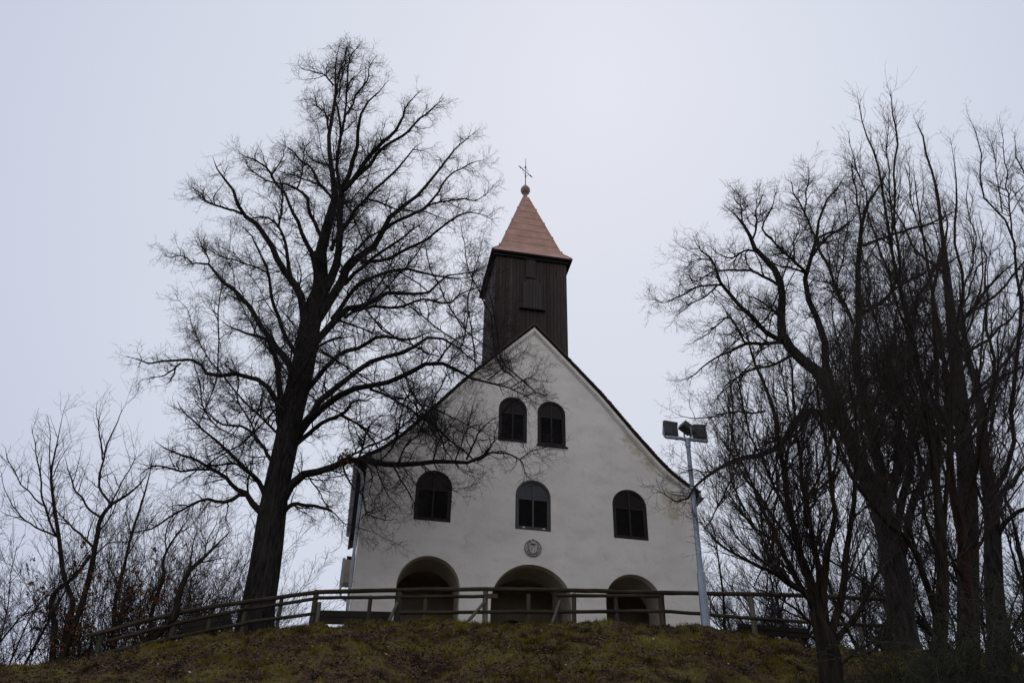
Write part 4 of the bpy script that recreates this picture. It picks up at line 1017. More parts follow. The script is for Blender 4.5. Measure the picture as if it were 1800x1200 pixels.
# ---- the great linden left of the church
T1 = Tree(29.6, 11, spread=0.62)
T1.stem([(449, 1096), (453, 1070), (460, 1030), (468, 985), (477, 912), (487, 852), (505, 771), (514, 717), (529, 662), (539, 608), (548, 554), (566, 500), (563, 450), (582, 375), (590, 345), (587, 325), (580, 275), (578, 240), (586, 195), (590, 161), (590, 112), (599, 71)],
        (32, 30, 28, 27, 25, 22, 21, 21, 20.5, 19.5, 18, 14.5, 10.5, 8, 6.6, 5.2, 4, 3.4, 2.9, 2.3, 1.5, 0.7), flare=1.25)
for pts, r in [
    ([(566, 520), (585, 475), (595, 425), (600, 362), (602, 330), (615, 307), (626, 262), (628, 229), (635, 206), (651, 177), (664, 159), (680, 136)], (14, 9, 7.5, 6, 4, 2.5, 1)),
    ([(600, 345), (597, 330), (590, 280), (599, 240), (596, 195), (588, 168), (597, 130), (606, 95), (612, 72)], (6, 4, 3, 2, 0.8)),
    ([(596, 250), (603, 222), (615, 195), (626, 168), (644, 145), (646, 121), (667, 96)], (3.5, 2.5, 1)),
    ([(602, 335), (624, 314), (651, 274), (673, 251), (696, 226), (709, 204), (714, 186), (730, 168), (739, 157)], (8, 6, 4, 2, 1)),
    ([(610, 325), (637, 303), (671, 262), (705, 240), (732, 217), (750, 195), (770, 181), (780, 168)], (6, 4, 2.5, 1)),
    ([(579, 235), (574, 206), (570, 195), (556, 186), (555, 168), (548, 155)], (3, 2, 0.8)),
    ([(586, 150), (570, 132), (556, 127), (532, 121), (524, 112)], (2.5, 1.5, 0.8)),
    ([(595, 172), (601, 139), (608, 94), (615, 73)], (2.5, 0.8)),
    ([(606, 215), (610, 159), (613, 116), (624, 89), (635, 78)], (3, 2, 0.8)),
    ([(570, 520), (556, 470), (550, 440), (532, 415), (522, 390), (510, 360), (496, 335), (480, 317), (485, 300), (495, 275), (500, 255)], (9, 6, 4, 2.5, 1)),
    ([(482, 318), (470, 297), (450, 282), (430, 275), (412, 264)], (3.5, 2, 0.8)),
    ([(575, 430), (570, 422), (555, 395), (542, 367), (532, 345), (515, 327), (495, 322), (477, 317), (450, 307), (432, 292), (430, 280)], (6, 5, 3, 2, 1)),
    ([(522, 332), (530, 305), (535, 267), (545, 250), (555, 237)], (2.5, 1.5, 0.8)),
    ([(584, 350), (565, 325), (547, 297), (527, 277), (505, 260), (490, 250)], (4, 3, 1)),
    ([(565, 327), (535, 315), (507, 305), (488, 300)], (2.5, 0.8)),
    ([(580, 291), (550, 282), (537, 265), (532, 250)], (2.5, 0.8)),
    ([(540, 600), (532, 535), (515, 492), (495, 468), (475, 427), (457, 412), (445, 392), (425, 375), (412, 352), (402, 327), (390, 310), (382, 292), (375, 275)], (12, 9, 7, 5, 3, 1)),
    ([(425, 376), (407, 370), (385, 362), (365, 357), (355, 342), (340, 332), (332, 325)], (3.5, 2.5, 0.8)),
    ([(512, 490), (505, 455), (502, 425), (490, 397), (470, 382), (440, 385), (425, 390)], (6, 4, 2.5, 1)),
    ([(490, 398), (495, 362), (496, 335), (492, 318)], (3, 2.5, 2)),
    ([(530, 690), (510, 642), (490, 612), (470, 585), (452, 560), (432, 532), (420, 507), (395, 495), (377, 480), (365, 466), (350, 462), (337, 461), (318, 462)], (12, 9, 7, 5.5, 4, 2.5, 1)),
    ([(366, 466), (367, 455), (357, 437), (350, 420), (346, 405)], (2.5, 0.8)),
    ([(337, 461), (320, 450), (297, 452), (283, 444)], (2, 0.7)),
    ([(532, 650), (510, 605), (492, 560), (480, 525), (475, 497), (470, 470), (458, 445), (447, 422), (432, 405), (420, 392)], (7, 5, 3.5, 2, 1)),
    ([(474, 480), (452, 470), (422, 460), (390, 450), (368, 437), (365, 425)], (2.5, 1.8, 0.7)),
    ([(434, 534), (422, 527), (410, 522)], (3, 2.2)),
    ([(500, 775), (490, 735), (494, 690), (488, 640), (472, 598), (450, 592), (430, 585), (410, 575), (395, 572), (388, 562)], (11, 9, 6, 3.5, 2, 1)),
    ([(492, 745), (493, 719), (482, 696), (462, 676), (437, 665), (406, 656), (386, 662), (369, 658), (352, 645), (338, 634), (318, 637), (301, 631), (267, 638), (238, 628), (222, 624)], (8, 6.5, 5.5, 4, 3, 1)),
    ([(318, 638), (295, 656), (272, 663), (245, 668)], (2.5, 0.8)),
    ([(474, 925), (454, 897), (440, 877), (434, 868), (417, 860), (394, 841), (369, 824), (346, 809), (318, 798), (289, 787), (275, 775)], (11, 8, 6, 4.5, 3, 1)),
    ([(369, 825), (343, 824), (318, 828), (295, 821), (272, 819), (255, 827), (246, 832)], (3.5, 2.5, 0.8)),
    ([(436, 869), (420, 869), (406, 880), (387, 883), (367, 875), (350, 880), (333, 888), (293, 911), (268, 928), (237, 936), (215, 938)], (6, 5, 3.5, 2.5, 0.8)),
    ([(436, 866), (437, 838), (445, 807), (440, 780)], (3, 1.2)),
    ([(468, 875), (459, 849), (437, 829), (423, 812), (394, 790), (374, 770), (346, 744), (323, 724), (312, 705)], (8, 6, 4, 2.5, 0.8)),
    ([(437, 829), (414, 815), (380, 818), (352, 815), (335, 800)], (4, 2.5, 0.8)),
    ([(490, 820), (476, 801), (451, 775), (437, 758), (394, 747), (374, 736), (352, 710), (342, 690)], (6, 4, 2.5, 0.8)),
    ([(452, 778), (442, 744), (423, 716), (408, 696), (398, 680)], (3, 0.8)),
    ([(440, 750), (455, 715), (462, 690), (455, 665)], (2, 0.8)),
    # right side
    ([(492, 885), (502, 864), (520, 846), (541, 834), (574, 825), (604, 813), (637, 810), (690, 812), (740, 813), (797, 811), (838, 810), (854, 798), (870, 779), (889, 757)], (15, 12, 9.5, 8.5, 7, 5, 3, 1)),
    ([(838, 810), (864, 795), (892, 798), (914, 808), (924, 830), (932, 842)], (3, 2, 0.8)),
    ([(820, 808), (829, 789), (842, 760), (861, 741), (880, 730)], (3, 2, 0.8)),
    ([(914, 807), (937, 792), (965, 783), (975, 770)], (1.6, 0.7)),
    ([(690, 814), (707, 847), (722, 869), (729, 882), (728, 905)], (2.6, 1.6, 0.7)),
    ([(603, 816), (608, 837), (621, 856), (638, 872), (645, 902), (660, 907), (678, 916), (700, 912)], (3, 2, 0.8)),
    ([(630, 808), (643, 766), (649, 751), (669, 733), (700, 728)], (3, 2, 0.8)),
    ([(485, 925), (499, 900), (517, 885), (535, 888), (562, 890), (582, 897)], (7, 5, 3.5)),
    ([(582, 897), (598, 912), (610, 921), (652, 933), (694, 954)], (1.8, 0.7)),
    ([(541, 836), (562, 867), (580, 897), (592, 925)], (2.2, 0.8)),
    ([(505, 800), (520, 780), (541, 765), (562, 747), (586, 735), (610, 720), (622, 705), (646, 702), (665, 690)], (8, 6.5, 5, 3.5, 1)),
    ([(598, 729), (622, 741), (643, 759), (658, 777), (670, 801), (672, 820)], (3.5, 2.5, 1)),
    ([(520, 770), (535, 750), (556, 729), (586, 705), (616, 690), (646, 681), (679, 672), (712, 657), (742, 644), (767, 641), (789, 646), (809, 655), (826, 662), (857, 668), (880, 676), (899, 681), (921, 697), (940, 712)], (11, 9, 7.5, 6.5, 5, 3.5, 2, 0.8)),
    ([(767, 640), (781, 618), (801, 598), (823, 587), (852, 575), (885, 568)], (3, 2, 0.7)),
    ([(650, 684), (685, 699), (715, 714), (747, 735), (772, 754), (794, 776), (815, 795)], (3.5, 2.5, 1)),
    ([(530, 750), (547, 729), (559, 702), (586, 681), (622, 657), (652, 639), (691, 627), (721, 618), (738, 601), (761, 595), (789, 598), (806, 610), (826, 627), (846, 641), (860, 655)], (10, 8.5, 6.5, 5, 3.5, 2, 0.8)),
    ([(535, 690), (554, 669), (568, 646), (602, 624), (633, 610), (665, 593), (693, 593), (721, 595), (744, 590), (765, 580)], (8, 6.5, 5, 3.5, 1)),
    ([(545, 620), (568, 604), (591, 595), (611, 593), (630, 585)], (4.5, 3, 1)),
    ([(548, 610), (568, 587), (597, 559), (616, 542), (636, 539), (665, 525), (690, 513), (716, 522), (738, 518), (758, 513), (781, 493), (803, 485), (823, 482), (852, 468)], (11, 9, 6.5, 5, 3.5, 2, 0.8)),
    ([(605, 558), (622, 547), (653, 539), (687, 539), (721, 535), (750, 525), (784, 536), (801, 519), (823, 508), (843, 505), (858, 500)], (4.5, 3.5, 2.5, 0.8)),
    ([(580, 570), (597, 564), (625, 573), (653, 584), (682, 590), (710, 600)], (3.5, 2.2, 0.8)),
    ([(585, 560), (608, 527), (625, 505), (648, 488), (682, 479), (716, 472), (744, 478), (784, 484), (815, 488), (840, 480)], (6.5, 5.5, 4, 2.5, 0.8)),
    ([(560, 560), (591, 513), (616, 471), (639, 448), (659, 431), (675, 406), (688, 384), (709, 365), (731, 344), (757, 315), (773, 296), (795, 267), (816, 248), (843, 229)], (13, 11, 8, 6, 4, 2.5, 0.8)),
    ([(677, 403), (704, 387), (731, 376), (747, 365), (768, 341), (792, 307), (827, 288), (851, 280)], (5, 4, 2.5, 0.8)),
    ([(745, 366), (757, 360), (787, 353), (816, 349), (837, 352), (856, 339), (866, 328)], (2.8, 1.8, 0.7)),
    ([(605, 500), (621, 483), (648, 459), (667, 445), (693, 427), (717, 411), (738, 395), (757, 375)], (6, 4.5, 3, 1)),
    ([(635, 461), (672, 459), (693, 448), (725, 435), (749, 421), (776, 400), (800, 381), (827, 371), (848, 376), (865, 388)], (5.5, 4, 2.5, 0.8)),
    ([(583, 440), (587, 419), (605, 397), (624, 371), (643, 347), (667, 325), (696, 301), (712, 278), (728, 262), (745, 249)], (5.5, 4.5, 3, 1)),
    ([(643, 349), (667, 357), (691, 365), (709, 371), (747, 373), (781, 384), (800, 395)], (2.8, 1.8, 0.7)),
    ([(597, 480), (613, 456), (632, 435), (651, 413), (667, 408), (690, 400)], (4, 2.5, 0.8)),
    ([(725, 262), (739, 265), (761, 259)], (1.6, 0.7)),
    ([(700, 812), (730, 850), (735, 880)], (1.6, 0.7)), ([(740, 813), (775, 845), (800, 862), (820, 855)], (1.8, 0.7)), ([(797, 811), (815, 830), (845, 842)], (1.6, 0.7)),
    ([(660, 812), (672, 850), (690, 880), (720, 905)], (1.9, 0.7)), ([(700, 812), (715, 780), (745, 760), (760, 730)], (2.4, 0.8)), ([(760, 813), (775, 770), (800, 735), (820, 700)], (2.6, 0.8)),
    ([(800, 810), (815, 770), (830, 720), (840, 690)], (2.2, 0.8)), ([(857, 668), (880, 650), (905, 625), (925, 615)], (2, 0.7)), ([(899, 681), (925, 665), (950, 670)], (1.8, 0.7)), ([(921, 697), (945, 690), (960, 700)], (1.5, 0.7)),
    ([(640, 810), (655, 835), (650, 870), (668, 900)], (1.8, 0.7)), ([(880, 730), (895, 710), (915, 700), (935, 690)], (1.6, 0.7)), ([(826, 662), (850, 640), (870, 610)], (1.8, 0.7)),
    ([(520, 700), (510, 640), (520, 600), (515, 560)], (4, 2.5, 1)),
    ([(505, 770), (500, 715), (470, 700), (450, 690)], (3, 1.8, 0.8)),
    ([(545, 560), (525, 520), (530, 480), (520, 450)], (4, 2.5, 0.8)),
]:
    T1.limb(pts, r)
T1.fill(13, (560, 830), (600, 870), (460, 700), 4.2, bow=0.72, slope=2.2)
T1.fill(7, (460, 640), (600, 860), (330, 500), 3.6, bow=0.68, slope=1.6)
T1.fill(8, (480, 800), (300, 480), (380, 700), 3.6, bow=0.72, slope=1.8)
T1.fill(5, (300, 520), (480, 720), (170, 330), 2.8, bow=0.6, slope=1.0)
LIND = lambda k=1.0: [dict(dens=5.6 * k, tmin=0.10, ang=(28, 70), L=(0.6, 2.1), K=9, wig=0.25, up=0.10, rr=0.014, rmin=0.009, taper=0.7, outw=0.25, zig=0.05, sides=4),
                      dict(dens=6.5 * k, tmin=0.06, ang=(30, 70), L=(0.25, 1.0), K=6, wig=0.27, up=0.10, rr=0.008, rmin=0.0066, taper=0.4, outw=0.15, zig=0.08),
                      dict(dens=10.5 * k, tmin=0.05, ang=(30, 65), L=(0.14, 0.48), K=4, wig=0.28, up=0.08, rr=0.006, rmin=0.0052, taper=0.3, zig=0.1)]
linden, last = build_tree(T1, 'linden_tree', 'tall old bare linden with thick dark trunk left of the church', 'tree', LIND(), MAT['bark'], MAT['twig'])
# a caught bunch of dead leaves on the lowest right bough
rl = np.random.RandomState(3); base_ = T1.px[0]
cc = None
for arr in T1.px:
    d = (arr[:, 0] - 606) ** 2 + (arr[:, 1] - 808) ** 2; i = int(d.argmin())
    if d[i] < 60 and (cc is None or d[i] < cc[0]): cc = (d[i], arr[i])
if cc is not None:
    c = at(606, 806, T1.Y + cc[1][2] - 0.2) - np.array(linden.location)
    pts = c + rl.normal(0, 1, (260, 1, 3)) * np.array([0.16, 0.14, 0.17])
    link('dead_leaf_bunch', np_mesh('dead_leaf_bunch', [foliage_leaves(np.repeat(pts, 3, 1), 420, rl, (0.025, 0.055))], MAT['dryleaf'], False), linden)['kind'] = 'stuff'

# ---- second big linden, right, standing on the edge of the mound
T2 = Tree(26.6, 23, spread=0.6, lr=0.68)
T2.stem([(1588, 1150), (1585, 1100), (1580, 1040), (1570, 980), (1548, 890), (1507, 805), (1472, 719), (1436, 653), (1404, 628), (1376, 592), (1373, 559), (1375, 517), (1367, 483), (1350, 460), (1327, 437), (1321, 420), (1307, 395), (1293, 378), (1273, 361)],
        (26, 24, 23, 22, 18, 13.5, 11.5, 10, 9, 8, 7, 6.4, 5.8, 5, 4.2, 3.4, 2.5, 1.6, 0.8), flare=1.3)
for pts, r in [
    ([(1330, 441), (1310, 440), (1284, 454), (1262, 445), (1240, 426)], (3.2, 2, 0.8)),
    ([(1322, 422), (1330, 395), (1328, 370), (1338, 350), (1345, 330)], (3, 1.8, 0.8)),
    ([(1307, 396), (1303, 370), (1300, 345), (1290, 325)], (2.4, 0.8)),
    ([(1376, 600), (1347, 585), (1324, 559), (1299, 534), (1273, 505), (1259, 485), (1253, 457), (1231, 437), (1216, 415)], (7, 6, 5, 4, 2.5, 1.2)),
    ([(1268, 501), (1236, 502), (1208, 514), (1168, 532), (1150, 520)], (3, 2, 0.7)),
    ([(1262, 500), (1236, 522), (1214, 536), (1191, 553), (1180, 560)], (2.5, 1.5, 0.7)),
    ([(1378, 602), (1344, 602), (1310, 604), (1284, 616), (1259, 628), (1225, 655), (1205, 668)], (5, 4, 2.5, 1)),
    ([(1310, 604), (1284, 560), (1262, 570), (1238, 590), (1210, 605)], (2.6, 1.8, 0.7)),
    ([(1370, 502), (1344, 488), (1321, 477), (1282, 474), (1253, 477), (1230, 490), (1208, 502)], (4.5, 3, 2, 0.8)),
    ([(1253, 458), (1230, 455), (1210, 462), (1185, 450)], (2, 0.7)),
    ([(1548, 890), (1520, 810), (1483, 744), (1464, 673), (1449, 631), (1440, 573), (1432, 531), (1420, 488), (1426, 457), (1435, 415), (1440, 386), (1452, 355), (1477, 324), (1490, 300)], (16, 13, 10, 8, 6, 4, 2.5, 1)),
    ([(1421, 482), (1401, 463), (1381, 443), (1358, 423), (1341, 400), (1352, 375), (1362, 350), (1365, 325)], (4.5, 3.2, 2, 0.8)),
    ([(1420, 480), (1389, 471), (1366, 466), (1345, 455)], (3.2, 2, 1)),
    ([(1428, 450), (1452, 417), (1480, 400), (1500, 385), (1515, 360)], (4, 2.5, 0.8)),
    ([(1434, 418), (1415, 375), (1401, 347), (1392, 327), (1388, 310)], (3, 2, 0.8)),
    ([(1415, 376), (1418, 332), (1423, 304), (1420, 288)], (2.2, 0.8)),
    ([(1398, 465), (1395, 430), (1405, 400), (1398, 380)], (2.4, 0.8)),
    ([(1565, 950), (1535, 780), (1512, 668), (1500, 602), (1505, 540), (1515, 470), (1515, 425), (1518, 386), (1536, 350), (1557, 311), (1565, 285)], (15, 12, 9, 7, 5, 3, 1)),
    ([(1518, 432), (1569, 413), (1620, 398), (1660, 380), (1690, 370)], (4, 3, 1)),
    ([(1500, 570), (1440, 428), (1470, 410), (1491, 395), (1505, 380)], (4, 3, 1)),
    ([(1515, 400), (1506, 350), (1497, 296), (1492, 275)], (3, 0.8)),
    ([(1505, 560), (1560, 520), (1620, 480), (1680, 455), (1730, 430)], (6, 4, 2, 1)),
    ([(1395, 622), (1384, 628), (1356, 642), (1313, 651), (1285, 671), (1268, 690), (1251, 719)], (5, 3.5, 2.2, 0.8)),
    ([(1475, 735), (1449, 726), (1421, 724), (1393, 744), (1370, 781), (1342, 798), (1308, 802), (1282, 809), (1254, 826), (1234, 843), (1214, 869), (1193, 888), (1166, 875), (1150, 866)], (11, 9, 7.5, 6, 4, 2.5, 0.7)),
    ([(1425, 724), (1405, 760), (1380, 770), (1330, 790), (1310, 830)], (5, 3, 1)),
    ([(1240, 838), (1225, 825), (1205, 826), (1180, 815)], (2, 0.7)),
    ([(1345, 722), (1336, 724), (1285, 724), (1248, 734), (1206, 733), (1180, 722)], (3, 2, 0.7)),
    ([(1580, 1000), (1600, 900), (1640, 800), (1690, 720), (1740, 680), (1800, 640)], (12, 9, 6, 3)),
    ([(1575, 940), (1610, 760), (1640, 640), (1690, 560), (1740, 500), (1790, 460)], (11, 8, 5, 2)),
    ([(1560, 900), (1590, 700), (1600, 600), (1620, 520), (1650, 470), (1665, 420)], (10, 7, 4, 1.5)),
    ([(1376, 560), (1352, 540), (1330, 525), (1310, 520)], (3, 1.5)),
]:
    T2.limb(pts, r)
T2.fill(16, (560, 960), (1430, 1680), (300, 640), 3.6, bow=0.68, slope=1.1)
T2.fill(8, (640, 980), (1560, 1800), (420, 760), 4.0, bow=0.72, slope=1.6)
build_tree(T2, 'linden_tree', 'broad bare linden behind the floodlight mast, on the right edge of the mound', 'tree', LIND(1.0), MAT['bark'], MAT['twig'])

# ---- slender fan-shaped tree at the right foot of the mound
UPR = lambda k=1.0, s=1.0: [dict(dens=6.0 * k, tmin=0.16, ang=(14, 46), L=(0.9 * s, 2.8 * s), K=8, wig=0.07, up=0.24, rr=0.0058, rmin=0.0058, taper=0.86, tpow=1.3, zig=0.05, sides=4),
                   dict(dens=5.6 * k, tmin=0.08, ang=(18, 48), L=(0.25 * s, 0.95 * s), K=6, wig=0.1, up=0.22, rr=0.006, rmin=0.0045, taper=0.35, zig=0.06),
                   dict(dens=6.5 * k, tmin=0.08, ang=(30, 65), L=(0.06 * s, 0.26 * s), K=3, wig=0.12, up=0.1, rr=0.005, rmin=0.0034, taper=0.2)]
T3 = Tree(14.5, 31, spread=0.5, minr=0.003, lr=0.8)
T3.stem([(1462, 1240), (1461, 1200), (1458, 1150), (1446, 1110), (1438, 1085), (1426, 1026), (1407, 978), (1397, 931), (1385, 883), (1378, 820), (1370, 790), (1362, 730), (1345, 679), (1325, 634), (1313, 588), (1300, 545)], (23, 22, 20, 17, 13, 9, 7, 6, 5, 4.4, 4, 3.4, 2.8, 2.2, 1.6, 0.8), flare=1.2)
for pts, r in [
    ([(1452, 1110), (1448, 1042), (1454, 978), (1461, 915), (1464, 852), (1450, 760), (1440, 690), (1432, 620)], (11, 8, 5, 2, 0.9)),
    ([(1436, 1070), (1423, 1048), (1391, 997), (1369, 953), (1347, 909), (1321, 858), (1296, 820), (1271, 773), (1250, 740)], (8, 6, 4, 2.5, 0.9)),
    ([(1430, 1075), (1410, 1042), (1372, 1015), (1331, 994), (1299, 975), (1267, 956), (1248, 940), (1228, 900)], (6, 4.5, 2.5, 0.9)),
    ([(1440, 1105), (1416, 1083), (1391, 1064), (1353, 1042), (1320, 1030)], (4, 2.5, 0.9)),
    ([(1445, 1090), (1438, 997), (1416, 915), (1410, 820), (1395, 700), (1382, 620), (1375, 560)], (9, 6, 4, 2, 0.8)),
    ([(1460, 1120), (1475, 1060), (1490, 990), (1500, 900), (1508, 800), (1500, 700), (1490, 620)], (10, 7, 4, 1)),
    ([(1465, 1140), (1500, 1080), (1530, 1030), (1555, 960), (1570, 880)], (7, 5, 2.5, 1)),
    ([(1405, 975), (1375, 930), (1340, 880), (1300, 800), (1285, 740), (1280, 690)], (4, 3, 1.6, 0.8)),
    ([(1395, 925), (1360, 860), (1335, 800), (1310, 720), (1290, 650), (1270, 600)], (3.6, 2.6, 1.5, 0.8)),
    ([(1380, 840), (1390, 740), (1370, 650), (1360, 590)], (3, 1.8, 0.8)),
    ([(1372, 955), (1330, 930), (1290, 880), (1262, 840)], (3, 1.8, 0.8)),
    ([(1475, 1170), (1500, 1150), (1530, 1130), (1560, 1120), (1590, 1085)], (4, 2.4, 1)),
    ([(1462, 850), (1480, 760), (1470, 680), (1475, 620)], (3, 1.8, 0.8)),
]:
    T3.limb(pts, r)
T3.fill(14, (820, 1060), (1240, 1520), (540, 880), 3.2, bow=0.72, slope=1.1)
build_tree(T3, 'young_tree', 'slender bare tree fanning upwards in front of the right end of the fence', 'tree', UPR(1.5, 0.8), MAT['bark2'], MAT['twig2'])

# ---- tall whippy trees at the right edge
T4 = Tree(16.5, 41, spread=0.5, minr=0.003, lr=0.55)
T4.stem([(1648, 1230), (1650, 1150), (1656, 1050), (1656, 980), (1640, 800), (1605, 600), (1575, 480), (1558, 380), (1542, 285), (1518, 224), (1506, 161)], (15, 14, 12, 9.5, 6.2, 4.2, 3, 2.3, 1.7, 1.2, 0.7), flare=1.2)
for pts, r in [
    ([(1648, 1120), (1640, 1050), (1600, 950), (1540, 890), (1500, 840), (1470, 780), (1440, 700), (1420, 640)], (13, 10, 7, 4, 1.2)),
    ([(1600, 590), (1580, 480), (1572, 350), (1578, 260), (1575, 209), (1572, 173), (1564, 149)], (5, 3.6, 2.4, 0.9)),
    ([(1570, 460), (1563, 320), (1560, 245), (1561, 182)], (3.2, 2, 0.9)),
    ([(1655, 950), (1650, 700), (1645, 500), (1641, 356), (1632, 245), (1618, 215), (1611, 199)], (9, 6, 4, 2.4, 0.9)),
    ([(1658, 960), (1675, 760), (1690, 560), (1680, 356), (1677, 305), (1674, 239)], (8, 5, 3, 0.9)),
    ([(1600, 600), (1560, 480), (1530, 380), (1503, 266), (1494, 230)], (4, 2.6, 0.9)),
    ([(1640, 800), (1590, 700), (1545, 580), (1510, 480), (1480, 420)], (5, 3.4, 1)),
    ([(1610, 960), (1560, 840), (1530, 720), (1500, 640), (1478, 560)], (5, 3.4, 1)),
    ([(1640, 450), (1610, 380), (1598, 300), (1592, 255)], (3, 1.8, 0.9)),
    ([(1655, 1000), (1620, 870), (1600, 760), (1565, 650), (1540, 540), (1532, 440)], (7, 4.5, 2.6, 1)),
    ([(1690, 520), (1715, 430), (1700, 350), (1705, 300)], (3, 1.8, 0.9)),
    ([(1665, 820), (1710, 700), (1735, 600), (1745, 520)], (5, 3, 1)),
]:
    T4.limb(pts, r)
T4.fill(14, (620, 1040), (1420, 1640), (340, 680), 2.6, bow=0.75, slope=1.2)
T4.fill(11, (500, 900), (1470, 1600), (360, 620), 2.4, slope=1.2)
T4.fill(7, (850, 1080), (1470, 1800), (640, 850), 3.0)
build_tree(T4, 'whippy_tree', 'tall bare multi-stemmed tree with whip-like upright shoots, nearest the lower right corner', 'tree', UPR(0.98, 0.95), MAT['bark2'], MAT['twig2'])
T5 = Tree(19.0, 43, spread=0.5, minr=0.003, lr=0.55)
T5.stem([(1712, 1200), (1708, 1120), (1700, 1040), (1690, 933), (1674, 860), (1668, 760), (1660, 640), (1640, 520), (1625, 430), (1612, 350), (1605, 290)], (13, 12, 10.5, 9, 7, 5, 3.6, 2.7, 2, 1.4, 0.7), flare=1.2)
for pts, r in [
    ([(1690, 940), (1715, 820), (1740, 700), (1760, 580), (1770, 480)], (8, 5, 3, 1)),
    ([(1675, 860), (1640, 740), (1600, 640), (1570, 560), (1550, 500)], (6, 4, 2.4, 1)),
    ([(1668, 740), (1690, 620), (1720, 520), (1725, 430), (1722, 370)], (5, 3, 1)),
    ([(1660, 640), (1620, 560), (1590, 470), (1588, 400)], (4, 2.4, 1)),
    ([(1700, 1030), (1660, 960), (1620, 900), (1590, 860)], (5, 3, 1)),
    ([(1700, 1000), (1740, 920), (1790, 860), (1830, 800)], (6, 4, 1)),
]:
    T5.limb(pts, r)
T5.fill(10, (620, 1000), (1540, 1860), (360, 740), 2.8, bow=0.78, slope=1.3)
build_tree(T5, 'young_tree', 'reddish-brown bare tree standing between the whippy trees at the right edge', 'tree', UPR(0.66, 1.0), MAT['bark3'], MAT['twig2'])
T6 = Tree(21.0, 47, spread=0.5, minr=0.003, lr=0.55)
T6.stem([(1756, 1200), (1753, 1100), (1747, 1033), (1743, 900), (1730, 800), (1722, 700), (1700, 620), (1690, 540), (1685, 480)], (18, 17, 16, 13, 10, 7.5, 4.6, 3, 1.2), flare=1.25)
for pts, r in [
    ([(1748, 960), (1767, 920), (1800, 895), (1850, 870)], (9, 7, 4)),
    ([(1742, 905), (1777, 857), (1810, 800), (1830, 740)], (9, 6, 3)),
    ([(1740, 880), (1770, 760), (1788, 600), (1788, 470), (1773, 395), (1740, 335), (1722, 260), (1713, 233), (1695, 194)], (8, 6, 4, 2.6, 1.8, 0.8)),
    ([(1780, 420), (1764, 275), (1755, 206)], (2.8, 0.9)),
    ([(1762, 372), (1749, 290), (1734, 215)], (2.4, 0.9)),
    ([(1788, 520), (1810, 400), (1800, 302), (1785, 269), (1788, 224)], (3.6, 2.4, 0.9)),
    ([(1730, 790), (1750, 680), (1735, 560), (1730, 450), (1715, 380)], (6, 4, 1.4)),
    ([(1725, 720), (1700, 640), (1670, 560), (1650, 480)], (5, 3, 1)),
    ([(1745, 940), (1720, 860), (1700, 800), (1690, 720)], (6, 3.6, 1)),
]:
    T6.limb(pts, r)
T6.fill(6, (600, 950), (1740, 1860), (380, 800), 2.6, slope=1.4)
T6.fill(11, (560, 1000), (1690, 1900), (330, 740), 2.8, bow=0.75, slope=1.2)
build_tree(T6, 'whippy_tree', 'dark thick-trunked bare tree at the right edge of the view with tall straight shoots', 'tree', UPR(0.86, 1.0), MAT['bark'], MAT['twig2'])

T11 = Tree(33.0, 91, spread=0.5)
T11.stem([(1702, 1160), (1702, 1000), (1700, 850), (1690, 720), (1676, 600), (1664, 480), (1652, 380), (1640, 310)], (20, 18, 16, 13, 10, 6, 3, 1))
T11.fill(20, (420, 950), (1470, 1880), (300, 680), 5.0, bow=0.7, slope=1.2)
build_tree(T11, 'linden_tree', 'bare linden in the background whose fine crown shows behind the whippy trees', 'tree', LIND(0.55), MAT['bark'], MAT['twig'])

# ---- left: twin-stemmed tree, leaning tree and saplings beyond the brow
OPEN = lambda k=1.0, s=1.0: [dict(dens=3.6 * k, tmin=0.12, ang=(25, 60), L=(0.7 * s, 2.2 * s), K=7, wig=0.1, up=0.2, rr=0.008, rmin=0.008, taper=0.45, zig=0.05, sides=4),
                   dict(dens=4.2 * k, tmin=0.08, ang=(28, 60), L=(0.3 * s, 0.95 * s), K=5, wig=0.12, up=0.18, rr=0.007, rmin=0.006, taper=0.35, zig=0.06),
                   dict(dens=4.5 * k, tmin=0.08, ang=(30, 60), L=(0.12 * s, 0.42 * s), K=3, wig=0.14, up=0.14, rr=0.005, rmin=0.0048, taper=0.2)]
T7 = Tree(28.5, 53, spread=0.5, lr=0.6)
T7.stem([(110, 1160), (120, 1130), (144, 1060), (160, 1000), (168, 955), (173, 932), (176, 912), (196, 886), (220, 872), (248, 848), (262, 825)], (6.2, 5.6, 5, 4.5, 4.3, 4.0, 3.7, 3, 2.2, 1.5, 0.7), flare=1.15)
for pts, r in [
    ([(196, 886), (176, 852), (180, 808), (196, 768), (208, 732), (226, 706)], (4, 3, 2, 0.8)),
    ([(180, 808), (172, 740), (170, 704)], (2.4, 0.8)),
    ([(176, 908), (148, 884), (128, 848), (120, 820), (112, 800)], (3.5, 2.4, 0.8)),
    ([(166, 964), (140, 938), (124, 924), (96, 892), (80, 870)], (4, 2.6, 0.8)),
    ([(196, 884), (212, 850), (235, 815), (240, 790)], (2.6, 0.8)),
    ([(172, 935), (196, 905), (208, 870), (225, 850)], (2.6, 0.8)),
    ([(160, 985), (190, 955), (225, 950), (250, 935)], (2.4, 0.8)),
]: T7.limb(pts, r)
T7.limb([(92, 1160), (96, 1100), (90, 1060), (100, 1036), (132, 1012), (158, 975)], (5.6, 4.4, 3.6, 2.8), dy=-0.2, base=True, m=10, flare=1.15)
T7.limb([(108, 1160), (116, 1110), (128, 1060), (112, 1012), (104, 948), (94, 880), (90, 832), (100, 780), (112, 720)], (5.6, 5, 4.2, 3.6, 2.4, 1.5, 0.6), dy=0.3, base=True, m=10, flare=1.15)
